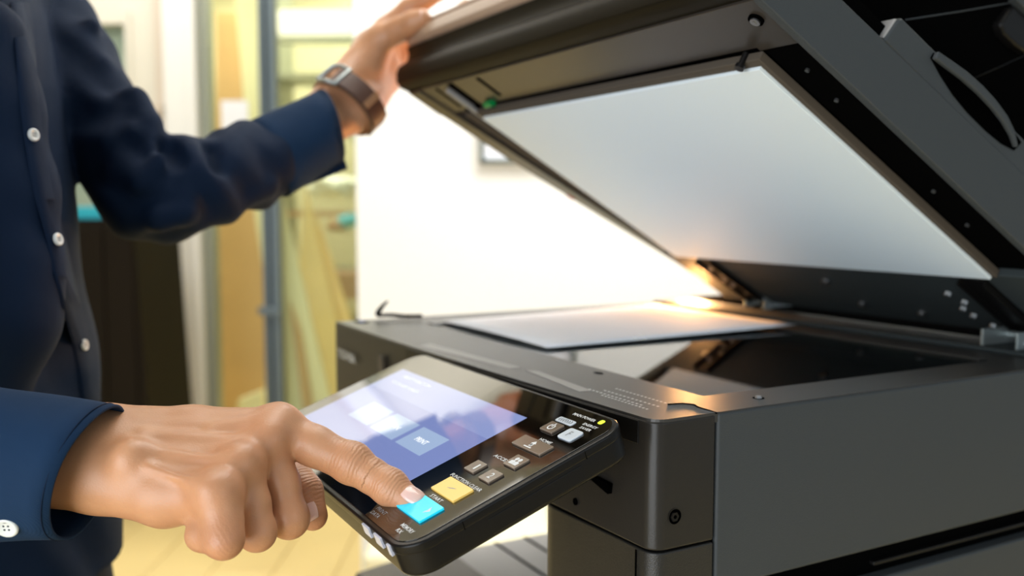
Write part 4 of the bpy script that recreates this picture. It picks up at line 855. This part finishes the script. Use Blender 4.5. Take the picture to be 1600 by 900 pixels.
# ---- shirt
th_ = np.array([0.78, 0.80, 0.932, 0.974, 1.043, 1.112, 1.20, 1.271, 1.36])
xs_ = np.array([-.314, -.318, -.337, -.344, -.3525, -.362, -.367, -.374, -.392])      # right silhouette (front of the shirt)
xs_ = xs_-np.array([.026, .026, .022, .020, .020, .021, .026, .034, .040])
aa_ = np.array([.125, .125, .118, .114, .112, .112, .112, .110, .080]); bb_ = np.array([.17, .17, .165, .165, .168, .175, .185, .185, .15])
def shirtf(P):
    z = P[..., 2]; q = P-room(0, 0, 0).astype(np.float32)
    fx = np.array([math.cos(HEAD), math.sin(HEAD)], np.float32); x = q[..., 0]*rt[0]+q[..., 1]*rt[1]; dd_ = q[..., 0]*fx[0]+q[..., 1]*fx[1]
    a = np.interp(z, th_, aa_).astype(np.float32); b = np.interp(z, th_, bb_).astype(np.float32); xs = np.interp(z, th_, xs_).astype(np.float32)
    ext = np.sqrt((a*fdir[0])**2+(b*ldir[0])**2); xc = xs-ext
    f = (x-xc)*fdir[0]+(dd_-TC[1])*fdir[1]; l = (x-xc)*ldir[0]+(dd_-TC[1])*ldir[1]
    k = np.sqrt((f/a)**2+(l/b)**2); d = (k-1)*np.minimum(a, b)
    d = d+0.0022*np.sin(z*46+l*30+2*np.sin(l*25))*np.clip(1.5-4*(z-.9), .35, 1.5)
    d = np.maximum(d, np.maximum(0.79-z, z-1.36)).astype(np.float32)
    # near front panel billowing over the placket
    bl = chain(P, [(C(-25, 60, .70), .030), (C(-22, 170, .70), .036), (C(2, 300, .70), .036), (C(14, 420, .695), .034), (C(8, 500, .69), .034), (C(-30, 590, .69), .036)], .02)
    d = smin(d, bl, .010)
    sh = chain(P, [(tb(-.03, -.15, 1.30), .060), (tb(-.02, 0, 1.375), .060), (tb(-.045, .13, 1.33), .058)], .04); d = smin(d, sh, .04)
    # left sleeve
    sl = chain(P, [(C(5, -40, .955), .052), (C(62, 40, .935), .050), (C(104, 112, .915), .048), (C(192, 248, .89), .0425), (C(240, 300, .877), .046), (C(300, 290, .885), .043), (C(400, 258, .945), .039), (C(428, 242, .965), .038)], .012)
    t = (P-elL.astype(np.float32)); al = t@unit(elL-shL).astype(np.float32); s2 = t@unit(wrL-elL).astype(np.float32); cr = t@up.astype(np.float32); rr = np.sqrt((t*t).sum(-1))
    amp = 0.0030*np.exp(-(rr/.16)**2)+.0006
    sl = sl+amp*np.sin(s2*120+2.2*np.sin(cr*45)+al*25)+0.0010*np.sin(al*75+cr*60+s2*30)
    # gathered folds along the arm: ridges (bright crests in the photo)
    for pts, r in (([(95, 95, .892), (125, 70, .890), (143, 40, .895)], .008), ([(105, 150, .880), (140, 135, .878), (158, 100, .885)], .008), ([(112, 130, .872), (160, 165, .862), (215, 172, .868)], .008),
                   ([(203, 160, .868), (188, 210, .852), (190, 260, .845)], .010), ([(212, 155, .87), (232, 195, .86), (240, 235, .85)], .012), ([(120, 215, .865), (170, 222, .845), (205, 205, .845)], .008),
                   ([(185, 275, .845), (220, 285, .83), (255, 250, .835)], .009), ([(215, 340, .85), (250, 340, .838), (290, 332, .845)], .012), ([(255, 255, .85), (282, 262, .85), (295, 300, .848)], .010),
                   ([(285, 247, .87), (310, 262, .87), (330, 300, .87)], .010), ([(345, 220, .91), (362, 250, .90), (350, 300, .89)], .011), ([(380, 205, .935), (410, 240, .92), (400, 290, .92)], .009), ([(300, 345, .865), (350, 325, .885), (420, 290, .915)], .010)):
        sl = smin(sl, chain(P, [(C(*p_), r) for p_ in pts], .006), .009)
    for pts, r in (([(262, 232, .85), (275, 250, .84)], .010), ([(330, 232, .87), (338, 262, .86)], .008), ([(195, 150, .85), (178, 200, .83)], .006)):
        sl = -smin(-sl, chain(P, [(C(*p_), r) for p_ in pts], .005), .008)
    d = smin(d, sl, .007)
    # right sleeve
    sr = chain(P, [(shR, .062), (elR+np.array([0, 0, .0]), .055), (C(-120, 722, .522), .046), (C(-60, 722, .521), .0430)], .02)
    d = smin(d, sr, .02)
    return d
lo = np.minimum.reduce([shR, elR, tb(-.13, -.2, .78), tb(.2, .1, .78), C(428, 242, .965), C(-60, 722, .52), tb(.2, -.2, .8)])-.07
hi = np.maximum.reduce([shL, tb(.15, .2, 1.4), tb(-.13, -.2, 1.4), C(428, 242, .965), C(-60, 722, .52), shR])+.07
vS, fS = surface(shirtf, lo, hi, 0.0036, 2)
shirt = meshobj('shirt', vS, fS, M['navy'], person)
bvh = BVHTree.FromPolygons([tuple(v) for v in vS], [tuple(f) for f in fS.tolist()])
def hit(u, v):
    d = unit(ray(u, v)); h = bvh.ray_cast(Vector(CAM), Vector(d)); 
    n = np.array(h[1]); n = n if n@d < 0 else -n
    return np.array(h[0]), n
# placket: double cloth strip following the shirt front
prow = [(4, 30), (60, 36), (110, 40), (160, 44), (212, 50), (260, 58), (310, 68), (376, 86), (430, 98), (480, 110), (540, 127), (590, 136), (625, 141)]
bm = bmesh.new(); rows = []
for v, u in prow:
    r = []
    for o_, lift in ((-14, .0006), (-12, .0022), (0, .0024), (13, .0022), (15, .0006)):
        try: p_, n_ = hit(u+o_, v)
        except Exception: p_ = None
        r.append(bm.verts.new(p_+n_*lift))
    rows.append(r)
for A, B in zip(rows, rows[1:]):
    for i in range(4): bm.faces.new([A[i], A[i+1], B[i+1], B[i]])
obj('placket', bm, M['navy'], shirt, smooth=True)
def shirt_button(c, n, upv, r=.0048, par=None):
    n = unit(n); a = unit(upv-n*(upv@n)); b = np.cross(n, a); bm = bmesh.new(); R = 22
    rings = [(0.0, .0016), (.55, .0016), (.72, .0022), (.92, .0022), (1.0, .0012), (.95, 0)]
    vs = []
    for q, h in rings[1:]: vs.append([bm.verts.new(c+(a*math.cos(t)+b*math.sin(t))*r*q+n*h) for t in np.arange(R)*2*PI/R])
    cc = bm.verts.new(c+n*.0016)
    for i in range(R): bm.faces.new([cc, vs[0][i], vs[0][(i+1) % R]])
    for A, B in zip(vs, vs[1:]):
        for i in range(R): bm.faces.new([A[i], A[(i+1) % R], B[(i+1) % R], B[i]])
    n0 = len(bm.faces)
    for t in (45, 135, 225, 315):
        p_ = c+(a*math.cos(math.radians(t))+b*math.sin(math.radians(t)))*r*.27; cyl(bm, p_+n*.0012, p_+n*.00175, .0006, n=8)
    bm.faces.ensure_lookup_table()
    for f in bm.faces[n0:]: f.material_index = 1
    obj('button', bm, [M['button'], M['printd']], par or shirt, smooth=True)
for u, v, tw in ((46, 212, -.8), (83, 376, -.3), (125, 540, 0)):
    p_, n_ = hit(u, v); shirt_button(p_+n_*.0032, unit(n_-fw*.1+rt*(.35+0*tw)), up)
# chest seam of the sleeve (armhole)
# cuffs: double-walled lofts
def cuff(name, st_, tilt, m, thick=.0016, n=56, seam=None):
    """st_: list of (centre, axis, r_up, r_out, up_dir, out_dir); last ring is the rim, sheared by tilt(phi)"""
    bm = bmesh.new(); R_ = []
    for layer in (0, 1):
        rr = []
        for k, (c, ax_, ru, ro, ud, od) in enumerate(st_):
            ring = []
            for i in range(n):
                ph = 2*PI*i/n; t = layer*thick; fr_ = k/(len(st_)-1)
                w_ = 1+0.012*math.sin(3*ph+fr_*4)+0.008*math.sin(5*ph-fr_*6+1)
                ring.append(bm.verts.new(c+ud*math.cos(ph)*(ru*w_-t)+od*math.sin(ph)*(ro*w_-t)+ax_*tilt(ph)*fr_))
            rr.append(ring)
        R_.append(rr)
    for layer in (0, 1):
        for A, B in zip(R_[layer], R_[layer][1:]):
            for i in range(n): bm.faces.new([A[i], A[(i+1) % n], B[(i+1) % n], B[i]])
    for e in (0, -1):
        for i in range(n): bm.faces.new([R_[0][e][i], R_[0][e][(i+1) % n], R_[1][e][(i+1) % n], R_[1][e][i]])
    o = obj(name, bm, m, shirt, smooth=True)
    bm = bmesh.new(); c, ax_, ru, ro, ud, od = st_[-1]
    pts = [c+ud*math.cos(2*PI*i/n)*(ru+.0004)+od*math.sin(2*PI*i/n)*(ro+.0004)+ax_*(tilt(2*PI*i/n)-.004) for i in range(n+1)]; tube(bm, pts, .0004, 5); obj('stitching', bm, M['navy'], shirt)
    return o
pxm = .515/F
axR = unit(C(146, 737, .515)-C(-70, 722, .519))
stR = [(C(-75+221*k/6, 722+15*k/6, .519-.004*k/6), axR, (.0445-.0072*k/6), (.038-.003*k/6), up, -fw) for k in range(7)]
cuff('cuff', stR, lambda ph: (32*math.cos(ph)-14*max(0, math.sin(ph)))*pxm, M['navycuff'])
# fold the lower corner: button on the cuff
c_ = C(12, 822, .49); shirt_button(c_, unit(-fw*.9-up*.45), rt, .0062)
axL = unit(C(517, 197, .99)-C(415, 252, .955)); upL = unit(np.cross(-fw, axL)); upL = upL if upL@up > 0 else -upL; oL = np.cross(axL, upL); oL = oL if oL@fw < 0 else -oL
stL = [(C(415, 252, .955)*(1-k/5)+C(517, 197, .99)*(k/5), axL, .0425-.0035*k/5, .038-.003*k/5, upL, oL) for k in range(6)]
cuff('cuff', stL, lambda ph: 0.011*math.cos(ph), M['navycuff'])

bm = bmesh.new(); fl = [C(505, 268, .972), C(538, 250, .985), C(542, 263, .985), C(460, 296, .965)]; A_f = [bm.verts.new(p_) for p_ in fl]; B_f = [bm.verts.new(p_+fw*.006) for p_ in fl]
for i in range(4): bm.faces.new([A_f[i], A_f[(i+1) % 4], B_f[(i+1) % 4], B_f[i]])
bm.faces.new(A_f[::-1]); bm.faces.new(B_f); obj('cuff_slit', bm, M['navy'], shirt)
# ---- wristwatch (top-level; strap wraps the left wrist)
wc = (C(544, 161, 1.015)); wax = unit(C(590, 100, 1.05)-C(470, 210, .975)); wu = unit(np.cross(-fw, wax)); wu = wu if wu@up > 0 else -wu; wo = np.cross(wax, wu); wo = wo if wo@fw < 0 else -wo
watch = thing('wristwatch', wc-np.array([0, 0, .03]), 'wristwatch with brown leather strap and steel buckle on the raised wrist', 'watch')
RU, RO = .0365, .0265
def band(name, a0, a1, wdt_, r_off, m, t=.0022, off=0, n=40):
    bm = bmesh.new(); rings = []
    for i in range(n+1):
        a = math.radians(a0+(a1-a0)*i/n); q = wu*math.cos(a)*(RU+r_off)+wo*math.sin(a)*(RO+r_off); q2 = wu*math.cos(a)*(RU+r_off+t)+wo*math.sin(a)*(RO+r_off+t)
        c = wc+wax*off; rings.append([bm.verts.new(c+p_+wax*s*wdt_/2) for p_, s in ((q, -1), (q, 1), (q2, 1), (q2, -1))])
    for A, B in zip(rings, rings[1:]):
        for i in range(4): bm.faces.new([A[i], A[(i+1) % 4], B[(i+1) % 4], B[i]])
    bm.faces.new(rings[0][::-1]); bm.faces.new(rings[-1]); return obj(name, bm, m, watch, 0.0004)
band('strap', 0, 359.9, .024, 0, M['tan']); band('strap', 70, 200, .0235, .0024, M['leather']); band('strap', 58, 165, .0230, .0048, M['leather'])
def bandpt(a, off, r=0): a = math.radians(a); return wc+wu*math.cos(a)*(RU+r)+wo*math.sin(a)*(RO+r)+wax*off
bm = bmesh.new()
fr4 = [bandpt(a_, o_, .0065) for a_, o_ in ((36, -.0135), (36, .0135), (54, .0142), (70, .0135), (70, -.0135), (54, -.0142), (36, -.0135))]
tube(bm, fr4, .0024, 8); obj('buckle', bm, M['steel'], watch, smooth=True)
band('strap_loop', 118, 128, .0225, .0072, M['tan'], .0016)
wcs = bandpt(270, 0, .004); bm = bmesh.new(); cyl(bm, wcs, wcs-wo*.009, .019, n=32); cs = obj('case', bm, M['steel'], watch, 0.001)
bm = bmesh.new(); cyl(bm, wcs-wo*.009, wcs-wo*.0095, .0165, n=32); obj('dial', bm, M['black'], cs)

# added warm point light, stands in for lens flare at the far rear corner
l = bpy.data.lights.new('flare_glow_light', 'POINT'); l.energy = 9.0; l.color = (1.0, 0.46, 0.15); l.shadow_soft_size = 0.018
o = bpy.data.objects.new('flare_glow_light', l); COL.objects.link(o); o.location = at(1084, 456, 1.24)
